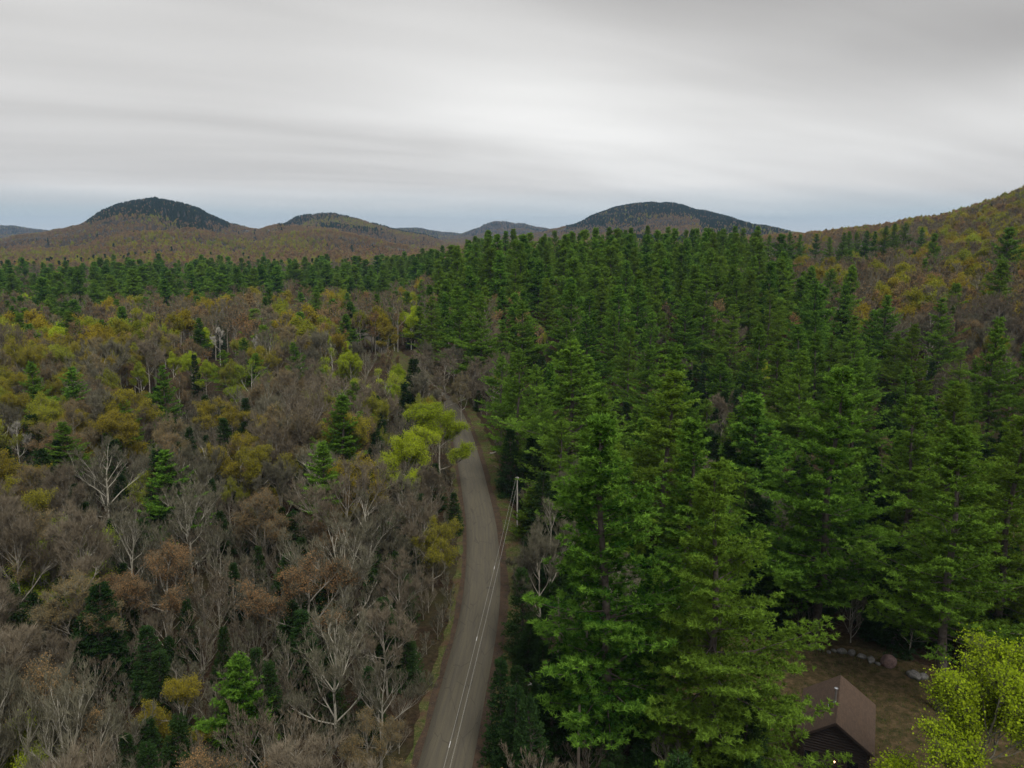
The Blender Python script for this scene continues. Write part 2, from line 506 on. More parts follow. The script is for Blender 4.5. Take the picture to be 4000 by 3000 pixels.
def hardwood(seed, H=16.0, spread=0.5, fork=0.35, levels=(9, 6, 5, 5), twigk=3, leaf=0.0, leafsize=0.12, leafclump=0.6, upr=0.35, tw=0.018, kids=1.0, topleaf=0.0, e0=38):
    """returns trunk part and crown part; leaf = leaves per twig"""
    rs = np.random.RandomState(seed)
    tr, cr = Acc(), Acc()
    n0 = 9
    zt = np.linspace(0, H * 0.88, n0 + 1)
    wob = np.cumsum(rs.randn(n0 + 1, 2) * 0.018 * H * 0.5, 0); wob -= wob[0]
    ax = np.concatenate([wob * (zt / H)[:, None], zt[:, None]], 1)
    r0 = 0.0105 * H
    rad = r0 * (1 - zt / (H * 0.95)) ** 0.9 + 0.015
    tubes(tr, ax[:-1], ax[1:], rad[:-1], rad[1:], 8, 0)
    # level 1 limbs
    n = levels[0]
    f = np.sort(fork + (1 - fork) * rs.rand(n) ** 0.85)
    z = f * H * 0.88
    o = np.stack([np.interp(z, zt, ax[:, 0]), np.interp(z, zt, ax[:, 1]), z], 1)
    phi = np.arange(n) * 2.4 + rs.rand(n) * 0.9 + seed
    e = np.radians(e0 + (76 - e0) * (f - fork) / (1 - fork) + rs.randn(n) * 8)
    d = np.stack([np.cos(phi) * np.cos(e), np.sin(phi) * np.cos(e), np.sin(e)], 1)
    L = 0.84 * H * spread * (0.55 + 0.75 * np.sin(np.pi * 0.86 * np.clip((1.05 - f) / (1.05 - fork), 0, 1) ** 1.2) * 0.75) * rs.uniform(0.75, 1.15, n) * np.clip(1.35 - f, 0.3, 1)
    r = rad[0] * 0.5 * (1.1 - f * 0.75)
    twP = []; twD = []; twL = []; twid = []
    for lv in range(len(levels)):
        # each branch: 3 bent pieces
        k = 7 if lv == 0 else (4 if lv == 1 else 3)
        pts = [o]; dirs = [d]; cur = o; dd = d
        bend = 0.16 if lv < 2 else 0.22
        for sgm in range(3):
            cur = cur + dd * (L / 3)[:, None]
            pts.append(cur)
            dd = unit(dd + rs.randn(len(o), 3) * bend + np.array([[0, 0, upr * (0.35 if lv < 3 else 0.2)]]))
            dirs.append(dd)
        rr = [r, r * 0.82, r * 0.62, r * 0.35]
        last = lv == len(levels) - 1
        for sgm in range(3):
            if last and sgm == 2:
                pass
            tubes(tr if lv == 0 else cr, pts[sgm], pts[sgm + 1], rr[sgm], rr[sgm + 1], k, 0 if lv < min(3, len(levels) - 1) else 2)
        if last:
            for sgm in (1, 2, 3):
                twP.append(pts[sgm]); twD.append(dirs[sgm]); twL.append(L); twid.append(np.arange(len(o)))
            break
        kk = levels[lv + 1]
        cnt = np.maximum(2, np.round(kk * kids * np.clip(L / np.median(L), 0.5, 1.7)).astype(int))
        pi = np.repeat(np.arange(len(o)), cnt); m = len(pi)
        fr = 0.25 + 0.75 * rs.rand(m) ** 0.8
        seg = np.minimum((fr * 3).astype(int), 2); lf = fr * 3 - seg
        PT = np.stack(pts, 1); DR = np.stack(dirs, 1)
        no = PT[pi, seg] * (1 - lf)[:, None] + PT[pi, seg + 1] * lf[:, None]
        pd = DR[pi, seg]
        side = unit(np.cross(pd, rdir(rs, m)))
        a = np.radians(rs.uniform(18, 46, m))[:, None]
        nd = unit(pd * np.cos(a) + side * np.sin(a) + np.array([[0, 0, upr]]) * rs.uniform(0.3, 1.0, (m, 1)))
        nL = L[pi] * rs.uniform(0.34, 0.6, m) * (1.15 - 0.45 * fr)
        nr = np.maximum(r[pi] * 0.52 * (1.1 - 0.4 * fr), tw * 0.5)
        o, d, L, r = no, nd, nL, nr
    P = np.concatenate(twP); D = np.concatenate(twD); Lt = np.concatenate(twL); TI = np.concatenate(twid)
    # fine end twigs
    K = np.repeat(np.arange(len(P)), twigk); m = len(K)
    side = unit(np.cross(D[K], rdir(rs, m)))
    a = np.radians(rs.uniform(8, 50, m))[:, None]
    fd = unit(D[K] * np.cos(a) + side * np.sin(a) + np.array([[0, 0, upr * 0.5]]))
    fl = rs.uniform(0.35, 0.95, m) * H / 16.0
    fp = P[K]
    Wv = unit(np.cross(fd, rdir(rs, m)))
    blades(cr, fp, fd, Wv, fl, tw * 1.5, 2, rs.rand(m))
    if leaf > 0:
        nl = rs.poisson(leaf, m)
        # leaves in clumps: whole twigs fuller or emptier
        grp = rs.rand(TI.max() + 1)[TI][K]
        nl = np.where(grp < leafclump, nl, rs.poisson(leaf * 0.25, m))
        if topleaf > 0:
            zrel = fp[:, 2] / H
            nl = np.where(rs.rand(m) < np.clip((zrel - topleaf) * 4, 0.05, 1), nl, 0)
        J = np.repeat(np.arange(m), nl); q = len(J)
        lp = fp[J] + fd[J] * (fl[J] * rs.uniform(0.1, 1.2, q))[:, None] + rs.randn(q, 3) * (0.05 + 0.9 * leafsize)
        ld = unit(rdir(rs, q) + np.array([[0, 0, 0.3]]))
        lw = unit(np.cross(ld, rdir(rs, q)))
        sz = leafsize * rs.uniform(0.6, 1.3, q)
        tone = np.clip(0.15 + 0.5 * rs.rand(q) + 0.35 * (grp[J] * 2 % 1), 0, 1)
        leaves(cr, lp, ld, lw, sz, sz * 0.8, 1, tone)
    return tr, cr


LIB = {}      # kind -> lod -> list of dicts(H, trunk mesh, crown mesh or whole mesh)
def lib_add(kind, lod, H, pair, mats, trunk_name='trunk'):
    tr, cr = pair
    d = LIB.setdefault(kind, {}).setdefault(lod, [])
    e = {'H': H}
    if lod == 0:
        e['trunk'] = tr.mesh(kind + '_trunk', mats)
        e['crown'] = cr.mesh(kind + '_crown', mats)
    else:
        a = Acc()
        for src in (tr, cr):
            off = a.n
            a.V += src.V; a.F += [f + off for f in src.F]; a.M += src.M; a.T += src.T; a.S += src.S; a.n += src.n
        e['whole'] = a.mesh(kind + '_whole', mats)
    d.append(e)

PM = [M_pinebark, M_needle]
for i, (R, cb, wh) in enumerate([(6.8, 0.16, 0.85), (6.0, 0.22, 0.8), (7.2, 0.14, 0.95), (5.6, 0.28, 0.85), (6.5, 0.12, 0.9), (5.4, 0.32, 0.8)]):
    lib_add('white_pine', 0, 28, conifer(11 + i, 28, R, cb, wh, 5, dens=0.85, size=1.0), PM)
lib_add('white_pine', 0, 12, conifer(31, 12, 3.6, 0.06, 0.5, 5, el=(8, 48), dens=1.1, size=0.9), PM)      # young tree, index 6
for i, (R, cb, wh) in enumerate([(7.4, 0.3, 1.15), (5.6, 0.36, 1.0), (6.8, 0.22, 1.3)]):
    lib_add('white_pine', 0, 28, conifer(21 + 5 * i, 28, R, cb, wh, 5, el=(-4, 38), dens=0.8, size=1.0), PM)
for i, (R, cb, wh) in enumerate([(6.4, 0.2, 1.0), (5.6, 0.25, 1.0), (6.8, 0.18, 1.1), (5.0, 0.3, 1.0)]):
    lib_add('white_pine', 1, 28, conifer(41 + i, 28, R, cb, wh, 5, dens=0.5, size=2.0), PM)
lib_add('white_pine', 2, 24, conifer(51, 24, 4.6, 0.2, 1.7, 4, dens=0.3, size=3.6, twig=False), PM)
SM = [M_pinebark, M_spruce]
for i in range(3):
    lib_add('dark_spruce', 0, 14, conifer(61 + i, 14, 2.3 + 0.25 * i, 0.04, 0.40, 7, el=(-14, 30), kind='spruce', dens=1.0, size=1.1), SM)
for i in range(2):
    lib_add('dark_spruce', 1, 14, conifer(71 + i, 14, 2.2 + 0.3 * i, 0.05, 0.6, 6, el=(-14, 30), kind='spruce', dens=0.55, size=1.9), SM)
lib_add('dark_spruce', 2, 16, conifer(76, 16, 2.9, 0.1, 1.2, 5, el=(-10, 30), kind='spruce', dens=0.3, size=4.2, twig=False), SM)
for i, (sp, fk, up) in enumerate([(0.42, 0.18, 0.45), (0.48, 0.2, 0.34), (0.36, 0.12, 0.6), (0.44, 0.25, 0.4), (0.42, 0.06, 0.7)]):
    TM = [M_bark, M_bronze, M_twig if i % 2 == 0 else M_twig2]
    lib_add('bare_tree', 0, 16, hardwood(101 + i, 16, sp, fk, (15, 7, 5, 4), 3, upr=up + 0.1), TM)
for i, (sp, fk, up) in enumerate([(0.46, 0.14, 0.75), (0.40, 0.2, 0.9)]):
    lib_add('bare_tree', 0, 16, hardwood(301 + i, 16, sp, fk, (15, 6, 4, 3), 2, upr=up, tw=0.026), [M_palebark, M_bronze, M_twig])
lib_add('bare_tree', 0, 16, hardwood(311, 16, 0.62, 0.05, (18, 8, 5, 4), 3, upr=0.38, e0=22, tw=0.022), [M_bark, M_bronze, M_twig2])
for i, (sp, fk, up) in enumerate([(0.44, 0.30, 0.4), (0.38, 0.25, 0.55), (0.48, 0.35, 0.3)]):
    TM = [M_bark, M_bronze, M_twig if i % 2 == 0 else M_twig2]
    lib_add('bare_tree', 1, 16, hardwood(111 + i, 16, sp, fk, (9, 5, 5), 4, upr=up, tw=0.04, leaf=0.35, leafsize=0.2), TM)
lib_add('bare_tree', 2, 15, hardwood(121, 15, 0.42, 0.3, (7, 5), 8, upr=0.4, tw=0.16, leaf=0.8, leafsize=0.55, leafclump=0.9), [M_bark, M_bronze, M_twig2])
for i, (sp, fk, up) in enumerate([(0.44, 0.18, 0.42), (0.40, 0.15, 0.5), (0.48, 0.22, 0.35)]):
    lib_add('bronze_tree', 0, 15, hardwood(131 + i, 15, sp, fk, (13, 7, 5, 4), 3, upr=up + 0.1, leaf=1.5, leafsize=0.09, leafclump=0.8, e0=30), [M_bark, M_bronze, M_twig])
lib_add('bronze_tree', 1, 15, hardwood(141, 15, 0.46, 0.3, (9, 5, 5), 4, upr=0.4, tw=0.04, leaf=1.4, leafsize=0.26), [M_bark, M_bronze, M_twig])
lib_add('bronze_tree', 2, 15, hardwood(145, 15, 0.42, 0.3, (7, 5), 8, upr=0.4, tw=0.16, leaf=0.7, leafsize=0.55, leafclump=0.9), [M_bark, M_bronze, M_twig])
for i, (sp, fk, up) in enumerate([(0.48, 0.18, 0.38), (0.44, 0.15, 0.45), (0.40, 0.18, 0.5)]):
    lib_add('gold_maple', 0, 15, hardwood(151 + i, 15, sp, fk, (13, 7, 5, 4), 3, upr=up, leaf=2.0, leafsize=0.14, leafclump=0.9, e0=24), [M_bark, M_gold, M_twig])
for i in range(2):
    lib_add('gold_maple', 1, 15, hardwood(161 + i, 15, 0.48, 0.3, (9, 5, 5), 4, upr=0.4, tw=0.04, leaf=2.4, leafsize=0.34, leafclump=0.8), [M_bark, M_gold, M_twig])
lib_add('gold_maple', 2, 15, hardwood(165, 15, 0.44, 0.3, (7, 5), 8, upr=0.4, tw=0.12, leaf=2.2, leafsize=0.7, leafclump=0.9), [M_bark, M_gold, M_twig])
for i, (sp, fk, up, lf) in enumerate([(0.42, 0.18, 0.5, 3.2), (0.36, 0.22, 0.6, 2.2), (0.48, 0.10, 0.45, 3.4), (0.5, 0.04, 0.5, 1.9)]):
    lib_add('lime_leafed_tree', 0, 14, hardwood(171 + i, 14, sp, fk, (16, 8, 5, 4), 3, upr=up, leaf=lf * 0.8, leafsize=0.13, leafclump=0.9, e0=16), [M_birch if i in (1, 3) else M_bark, M_lime, M_twig])
for i in range(2):
    lib_add('lime_leafed_tree', 1, 14, hardwood(181 + i, 14, 0.36, 0.3, (9, 5, 5), 4, upr=0.5, tw=0.035, leaf=3.0, leafsize=0.33, leafclump=0.8), [M_birch, M_lime, M_twig])
lib_add('lime_leafed_tree', 2, 13, hardwood(185, 13, 0.4, 0.3, (7, 5), 8, upr=0.5, tw=0.1, leaf=2.4, leafsize=0.6), [M_birch, M_lime, M_twig])
for i in range(2):
    lib_add('white_birch', 0, 16, hardwood(191 + i, 16, 0.34, 0.35, (8, 4, 4, 3), 2, upr=0.6, tw=0.022), [M_birch, M_bronze, M_birch if i == 0 else M_twig])
lib_add('white_birch', 1, 15, hardwood(196, 15, 0.30, 0.4, (7, 4, 4), 3, upr=0.6, tw=0.04, leaf=0.5, leafsize=0.2), [M_birch, M_bronze, M_twig])
for i in range(3):
    lib_add('woodland_shrub', 1, 4, hardwood(201 + i, 4, 0.62, 0.03, (9, 6, 5), 3, upr=0.6, tw=0.02, leaf=0.0), [M_bark, M_bronze, M_twig if i else M_twig2])
NPOLY = {k: {l: [len(e['crown'].polygons) if 'crown' in e else len(e['whole'].polygons) for e in v] for l, v in d.items()} for k, d in LIB.items()}
print('LIB', NPOLY)

# crown width as a share of height, opacity
WID = {'woodland_shrub': 0.9, 'white_pine': 0.45, 'dark_spruce': 0.32, 'bare_tree': 0.66, 'bronze_tree': 0.68, 'gold_maple': 0.7, 'lime_leafed_tree': 0.62, 'white_birch': 0.5}
OPA = {'woodland_shrub': 0.5, 'white_pine': 0.93, 'dark_spruce': 0.93, 'bare_tree': 0.6, 'bronze_tree': 0.7, 'gold_maple': 0.8, 'lime_leafed_tree': 0.85, 'white_birch': 0.35}

# ------------------------------------------------------------------ heroes: kind, column and row of the top, height, width factor, variant, label
SH = 'woodland_shrub'
P, SPR, BA, BR, GO, LI, BI = 'white_pine', 'dark_spruce', 'bare_tree', 'bronze_tree', 'gold_maple', 'lime_leafed_tree', 'white_birch'
K2 = 1024 / 2212.0
HERO = [
    (P, 1330, 905, 34, 1.38, 0, 'tall full white pine in front of the stand, nearest the bottom of the road'),
    (P, 1575, 1005, 31, 1.30, 2, 'broad bushy white pine between the tall front pine and the cabin, with yellowish tips'),
    (P, 1430, 800, 33, 1.44, 4, 'wide white pine directly behind the two foremost pines'),
    (P, 1235, 735, 31, 1.62, 2, 'wide white pine leaning its layered branches over the verge at the road bend'),
    (P, 1130, 650, 29, 1.32, 1, 'slim bluish white pine just behind the layered pine at the road bend'),
    (P, 1805, 800, 34, 1.38, 0, 'ragged white pine on a bare trunk behind the stone row above the cabin'),
    (P, 928, 640, 26, 1.38, 4, 'white pine with drooping side branches above the round bare roadside tree'),
    (P, 680, 625, 26, 1.50, 2, 'lone broad white pine among bare hardwoods beyond the lime birch'),
    (P, 1110, 560, 28, 1.20, 1, 'white pine rising above the road bend toward the ridge crest'),
    (P, 1480, 640, 28, 1.44, 2, 'pale tiered white pine standing clear in the middle of the stand'),
    (P, 1580, 660, 28, 1.26, 0, 'dark tiered white pine beside the pale tiered one in mid stand'),
    (P, 1690, 740, 28, 1.38, 4, 'light green white pine over the dark spruce gap'),
    (P, 1640, 700, 27, 1.20, 3, 'narrow white pine behind the light green pine over the gap'),
    (P, 1735, 760, 28, 1.20, 1, 'white pine crowding the light green pine over the dark gap'),
    (P, 1785, 580, 28, 1.44, 2, 'dense white pine tallest at the edge of the hardwood slope'),
    (P, 1915, 640, 28, 1.38, 0, 'white pine below the pale green birch at the hardwood edge'),
    (P, 2040, 645, 29, 1.32, 4, 'tall dark white pine at the end of the stand against bare slope trees'),
    (P, 1980, 700, 27, 1.20, 1, 'yellow tipped white pine between the two dark edge pines'),
    (P, 1865, 780, 28, 1.32, 5, 'white pine behind the ragged one above the stone row'),
    (P, 1640, 860, 22, 1.44, 6, 'shorter spreading white pine in the dark hollow'),
    (P, 2075, 830, 29, 1.38, 2, 'white pine over the deep shade past the stone row'),
    (P, 2100, 925, 31, 1.44, 3, 'dark thin crowned white pine with dead lower limbs beyond the lime tree by the cabin'),
    (P, 2200, 905, 30, 1.44, 0, 'white pine cut by the frame edge above the lime tree by the cabin'),
    (P, 1985, 860, 28, 1.32, 4, 'white pine in shade between the ragged pine and the thin crowned one'),
    (P, 1290, 850, 29, 1.32, 4, 'white pine squeezed between the layered pine and the tall front pine'),
    (P, 1450, 745, 29, 1.20, 5, 'narrow topped white pine behind the wide one'),
    (P, 1270, 680, 27, 1.32, 2, 'white pine above the layered pine, beside the lime sapling'),
    (P, 1500, 900, 29, 1.32, 1, 'white pine directly behind the broad bushy one'),
    (P, 520, 1420, 11, 1.25, 6, 'bright green young white pine alone among bare crowns left of the road'),
    (P, 70, 780, 20, 1.32, 3, 'white pine near the frame edge beside gold maples'),
    (P, 350, 790, 19, 1.26, 4, 'slim white pine below the pale lime trees'),
    (P, 640, 740, 18, 1.32, 1, 'white pine with soft green crown below the lone broad pine'),
    (P, 570, 545, 26, 1.44, 2, 'dark white pine group member left of the ridge shoulder'),
    (P, 812, 585, 24, 1.08, 3, 'narrow white pine among brown hardwoods under the ridge shoulder'),
    (P, 1145, 1055, 9, 1.44, 6, 'small white pine leaning over the verge near the fallen limbs'),
    (P, 1698, 525, 26, 1.20, 5, 'black green spire pine breaking the stand edge before the slope'),
    (SPR, 588, 1432, 9, 1.00, 0, 'small blackish spruce touching the bright young pine'),
    (SPR, 370, 905, 12, 0.90, 1, 'thin black spruce behind the gold maple'),
    (SPR, 410, 925, 11, 0.90, 2, 'second thin black spruce beside the gold maple'),
    (SPR, 345, 970, 15, 1.30, 1, 'wide dark spruce below the gold maple'),
    (SPR, 885, 775, 17, 1.20, 0, 'tall dark spruce beside the olive maple near the road'),
    (SPR, 722, 830, 11, 1.10, 2, 'dark spruce at the foot of the lime birch'),
    (SPR, 748, 640, 13, 0.90, 0, 'black spruce pair member under the roadside birch clump'),
    (SPR, 828, 1290, 9, 1.30, 1, 'dark spruce at the road edge below the grey roadside crowns'),
    (SPR, 1128, 1230, 11, 1.10, 0, 'dark spruce beside the verge in front of the grey hardwood'),
    (SPR, 1130, 1440, 9, 1.10, 1, 'dark spruce near the verge close to the fallen birch log'),
    (SPR, 860, 1100, 10, 1.20, 2, 'dark spruce under the grey crowns by the road'),
    (SPR, 1495, 820, 14, 1.20, 0, 'dark spruce in the black gap of the stand'),
    (SPR, 1570, 800, 15, 1.10, 1, 'taller dark spruce in the black gap'),
    (SPR, 1530, 930, 13, 1.20, 2, 'dark spruce low in the black gap beside the bushy pine'),
    (SPR, 1600, 890, 13, 1.00, 0, 'dark spruce in the hollow behind the shorter pine'),
    (LI, 948, 872, 17, 1.12, 2, 'lime green maple leaning over the road'),
    (LI, 880, 930, 16, 1.05, 2, 'bright lime round maple just left of the one leaning over the road'),
    (LI, 758, 758, 15, 0.95, 0, 'bright lime tree with pale trunk framed by dark spruces'),
    (LI, 440, 778, 12, 0.81, 0, 'bright lime tree below the forked white birch'),
    (LI, 368, 757, 13, 0.85, 1, 'pale lime aspen behind the slim white pine'),
    (LI, 300, 778, 13, 0.85, 1, 'pale lime aspen above the gold maple'),
    (LI, 508, 830, 9, 0.63, 1, 'thin lime sapling in the brown thicket'),
    (LI, 1960, 615, 16, 0.95, 1, 'pale green leafing birch high at the hardwood edge'),
    (LI, 1650, 775, 12, 0.81, 1, 'pale lime sapling in the gap beside the light green pine'),
    (LI, 1178, 715, 9, 0.54, 0, 'small lime sapling tucked into the pines above the road bend'),
    (LI, 2100, 1420, 19, 1.05, 2, 'large yellow green leafing tree beside the cabin roof'),
    (BI, 470, 700, 16, 1.00, 0, 'forked bare white birch among brown hardwoods'),
    (BI, 578, 645, 13, 0.90, 0, 'slender bare white birch left of the lone broad pine'),
    (BI, 490, 640, 13, 0.60, 1, 'thin pale birch trunk in the far thicket'),
    (BI, 30, 900, 14, 0.90, 0, 'dead pale birch snag near the frame edge'),
    (GO, 240, 890, 15, 1.29, 0, 'orange gold maple with domed crown above the big grey tree'),
    (GO, 470, 858, 13, 1.20, 1, 'gold budding maple in the middle of the left woods'),
    (GO, 430, 690, 15, 1.29, 2, 'gold maple behind the forked white birch'),
    (GO, 250, 665, 17, 1.38, 0, 'widest gold maple high in the left woods'),
    (GO, 125, 678, 16, 1.29, 1, 'yellow gold maple beside the widest one'),
    (GO, 836, 698, 15, 1.10, 2, 'olive green maple by the small road clearing'),
    (GO, 500, 1030, 9, 0.74, 1, 'dark gold sapling in shade above the bronze trees'),
    (GO, 920, 860, 12, 0.83, 2, 'dull gold maple behind the lime maples at the road'),
    (GO, 390, 1470, 9, 0.92, 0, 'low orange gold sapling beside the bright young pine'),
    (GO, 826, 920, 9, 0.51, 1, 'thin gold sapling left of the bright lime maple'),
    (BA, 958, 775, 15, 1.75, 7, 'round fan shaped bare tree at the road bend'),
    (BA, 905, 800, 15, 1.2, 0, 'rounded bare tree touching the fan shaped one on the side away from the pines'),
    (BR, 935, 830, 10, 1.3, 0, 'low brown twiggy tree in front of the fan shaped one'),
    (GO, 905, 850, 11, 1.0, 1, 'olive budding sapling just behind the leaning lime maple'),
    (BA, 830, 1290, 12, 1.0, 3, 'bare tree closest to the asphalt midway down the straight'),
    (BA, 815, 1420, 12, 1.1, 5, 'pale limbed bare tree reaching toward the asphalt low on the straight'),
    (BA, 850, 1130, 13, 0.9, 4, 'bare tree crowding the asphalt edge under the lime maples'),
    (BR, 790, 1540, 10, 1.0, 1, 'brown budded tree near the frame bottom beside the road'),
    (SPR, 870, 1340, 8, 1.2, 2, 'dark spruce touching the asphalt edge between bare trees'),
    (BA, 925, 735, 17, 0.9, 0, 'grey bare tree just behind the round fan shaped one'),
    (BR, 995, 800, 14, 0.8, 1, 'brown twiggy tree between the round fan shaped one and the pines'),
    (BA, 785, 1050, 18, 1.10, 6, 'tall pale barked bare tree with upright limbs near the road'),
    (BA, 745, 1120, 17, 1.20, 5, 'bare tree with spreading pale limbs left of the road'),
    (BA, 215, 950, 17, 1.38, 5, 'big grey bare tree with wide fan crown'),
    (BA, 630, 830, 16, 1.15, 5, 'bare tree forking above a dark spruce'),
    (BA, 680, 950, 16, 1.29, 6, 'grey bare tree with many upright stems'),
    (BA, 600, 980, 15, 1.01, 4, 'grey bare tree beside the many stemmed one'),
    (BA, 400, 1060, 14, 1.20, 5, 'bare tree with thin curved limbs above the bronze tree'),
    (BA, 1190, 1070, 17, 1.01, 6, 'grey hardwood standing over the verge right of the road'),
    (BA, 1170, 1150, 15, 0.92, 0, 'tangled hardwood on the verge beside the tall front pine'),
    (BA, 130, 1000, 15, 0.92, 1, 'mossy bare tree left of the big grey one'),
    (BA, 60, 1350, 14, 1.01, 3, 'twiggy bare tree low at the frame edge'),
    (BA, 860, 1180, 13, 0.83, 3, 'bare roadside tree with limbs reaching to the asphalt'),
    (BA, 870, 1020, 14, 0.83, 0, 'bare roadside tree below the bright lime maple'),
    (BA, 930, 1000, 12, 0.83, 1, 'bare roadside tree under the leaning lime maple'),
    (BR, 570, 1060, 14, 1.29, 0, 'bronze budded tree in the middle left woods'),
    (BR, 660, 1190, 15, 1.47, 1, 'large reddish bronze budded tree left of the pale barked tree'),
    (BR, 345, 1180, 13, 1.29, 2, 'bronze budded tree below the thin limbed bare tree'),
    (BR, 170, 1240, 13, 1.47, 0, 'brown bronze tree with a flat twiggy crown near the lower frame corner'),
    (BR, 840, 750, 13, 0.83, 1, 'brown budded tree under the olive maple'),
    (BR, 1350, 680, 13, 0.92, 2, 'reddish brown budded tree inside the pine stand'),
    (BR, 720, 1100, 12, 0.74, 2, 'rusty budded tree between grey crowns by the road'),
]
# isolated pines on the slope: column,row of tops in the 1024 frame (spire shaped, dark)
SLOPE_P = [(718, 239, 17), (725, 238, 18), (732, 237, 17), (741, 236, 19), (752, 237, 18), (758, 239, 17), (768, 235, 20), (790, 232, 23), (802, 233, 22),
           (818, 228, 20), (832, 237, 15), (843, 230, 20), (850, 229, 21), (858, 232, 19), (866, 224, 24), (874, 231, 19), (885, 226, 20), (894, 223, 23), (903, 223, 24), (923, 227, 16), (787, 250, 20)]

SLOPE_W = ['first of the small dark pines standing clear where the stand meets the slope', 'second of the small dark pines where the stand meets the slope',
           'third of the small dark pines where the stand meets the slope', 'fourth and tallest of the first small dark pines along the slope foot', 'fifth of the small dark pines along the slope foot',
           'sixth of the small dark pines along the slope foot', 'seventh small dark pine, alone before the tiered pair on the slope', 'wide tiered dark pine, first of a pair alone on the brown slope',
           'rounder dark pine, second of the pair alone on the brown slope', 'leading pine of the long row high on the brown slope', 'smallest pine near the start of the long slope row',
           'third pine in the long row high on the slope', 'fourth pine in the long slope row, dark and thin', 'short fifth pine dipping in the long slope row', 'tall pale topped pine in the middle of the slope row',
           'thin column shaped pine in the slope row after the tall one', 'slender tall pine standing apart in the slope row', 'large dark pine beginning the heavy pair of the slope row',
           'bushiest dark pine ending the heavy pair of the slope row', 'lone dark pine beyond the end of the slope row', 'small dark pine lower down the slope than the row']
TREES = []
rng = random.Random(5)
def add_tree(kind, x, y, z, H, wf=1.0, var=None, label=None, lod=None, hero=False, rot=None):
    c, r, dep = project(x, y, z + H)
    TREES.append(dict(kind=kind, x=float(x), y=float(y), z=float(z), H=H, wf=wf, var=var, label=label, lod=lod, hero=hero,
                      rot=rng.uniform(0, 6.283) if rot is None else rot, c=float(c), r=float(r), dep=float(dep)))
for kd, c, r, H, wf, var, lab in HERO:
    p = at_top(c * K2, r * K2, H)
    add_tree(kd, p[0], p[1], p[2] - 0.1, H, wf, var, lab, 0, True)
for c, r, H in SLOPE_P:
    dx, dy, dz = (float(q) for q in ray(c, r))
    t = 520.0 + rng.uniform(-25, 25)
    g = float(ground_z(dx * t, dy * t))
    HH = CAMZ + dz * t - g
    HH = min(max(HH, 14), 34)
    add_tree(P, dx * t, dy * t, g - 0.3, HH, rng.uniform(0.95, 1.35), rng.choice((0, 1, 2, 3, 4, 5)), SLOPE_W[SLOPE_P.index((c, r, H))], 0, True)

# ------------------------------------------------------------------ road line (pixels of the left and right edge)
ROAD_PX = [(418, 471, 768), (428.5, 478.5, 732), (440, 486, 690), (450.7, 495, 648.7), (461, 500, 607), (466, 500.5, 563), (466.5, 496, 525), (464, 488.4, 497), (458, 477, 455.6), (448, 465.5, 421), (436, 452, 402)]
edgeL = [at(a, r, 0.0)[:2] for a, b, r in ROAD_PX]; edgeR = [at(b, r, 0.0)[:2] for a, b, r in ROAD_PX]
mid = [(a + b) / 2 for a, b in zip(edgeL, edgeR)]
# carry on toward the camera and away to the far bend
d0 = mid[0] - mid[1]; d0 = d0 / np.linalg.norm(d0)
first = [mid[0] + d0 * 70, mid[0] + d0 * 35]
far = [at(c, r)[:2] for c, r in ((425, 388), (405, 370), (385, 352), (372, 338), (350, 331), (320, 326), (280, 322))]
line = np.array(first + mid + far)
def resample(line, n):
    s = np.concatenate([[0], np.cumsum(np.linalg.norm(np.diff(line, axis=0), axis=1))])
    # smooth interpolation through the points (Catmull-Rom)
    out = []
    for t in np.linspace(0, s[-1], n):
        i = min(max(np.searchsorted(s, t) - 1, 0), len(line) - 2)
        f = (t - s[i]) / max(s[i + 1] - s[i], 1e-6)
        p0, p1, p2, p3 = line[max(i - 1, 0)], line[i], line[i + 1], line[min(i + 2, len(line) - 1)]
        out.append(0.5 * (2 * p1 + (p2 - p0) * f + (2 * p0 - 5 * p1 + 4 * p2 - p3) * f * f + (3 * p1 - p0 - 3 * p2 + p3) * f ** 3))
    out = np.array(out)
    for _ in range(6):
        out[1:-1] = (out[:-2] + out[1:-1] * 2 + out[2:]) / 4
    return out
RL = resample(line, 260)
def road_dist(x, y):
    return float(np.min(np.hypot(RL[:, 0] - x, RL[:, 1] - y)))

CABIN = at(845, 735, 0.0)
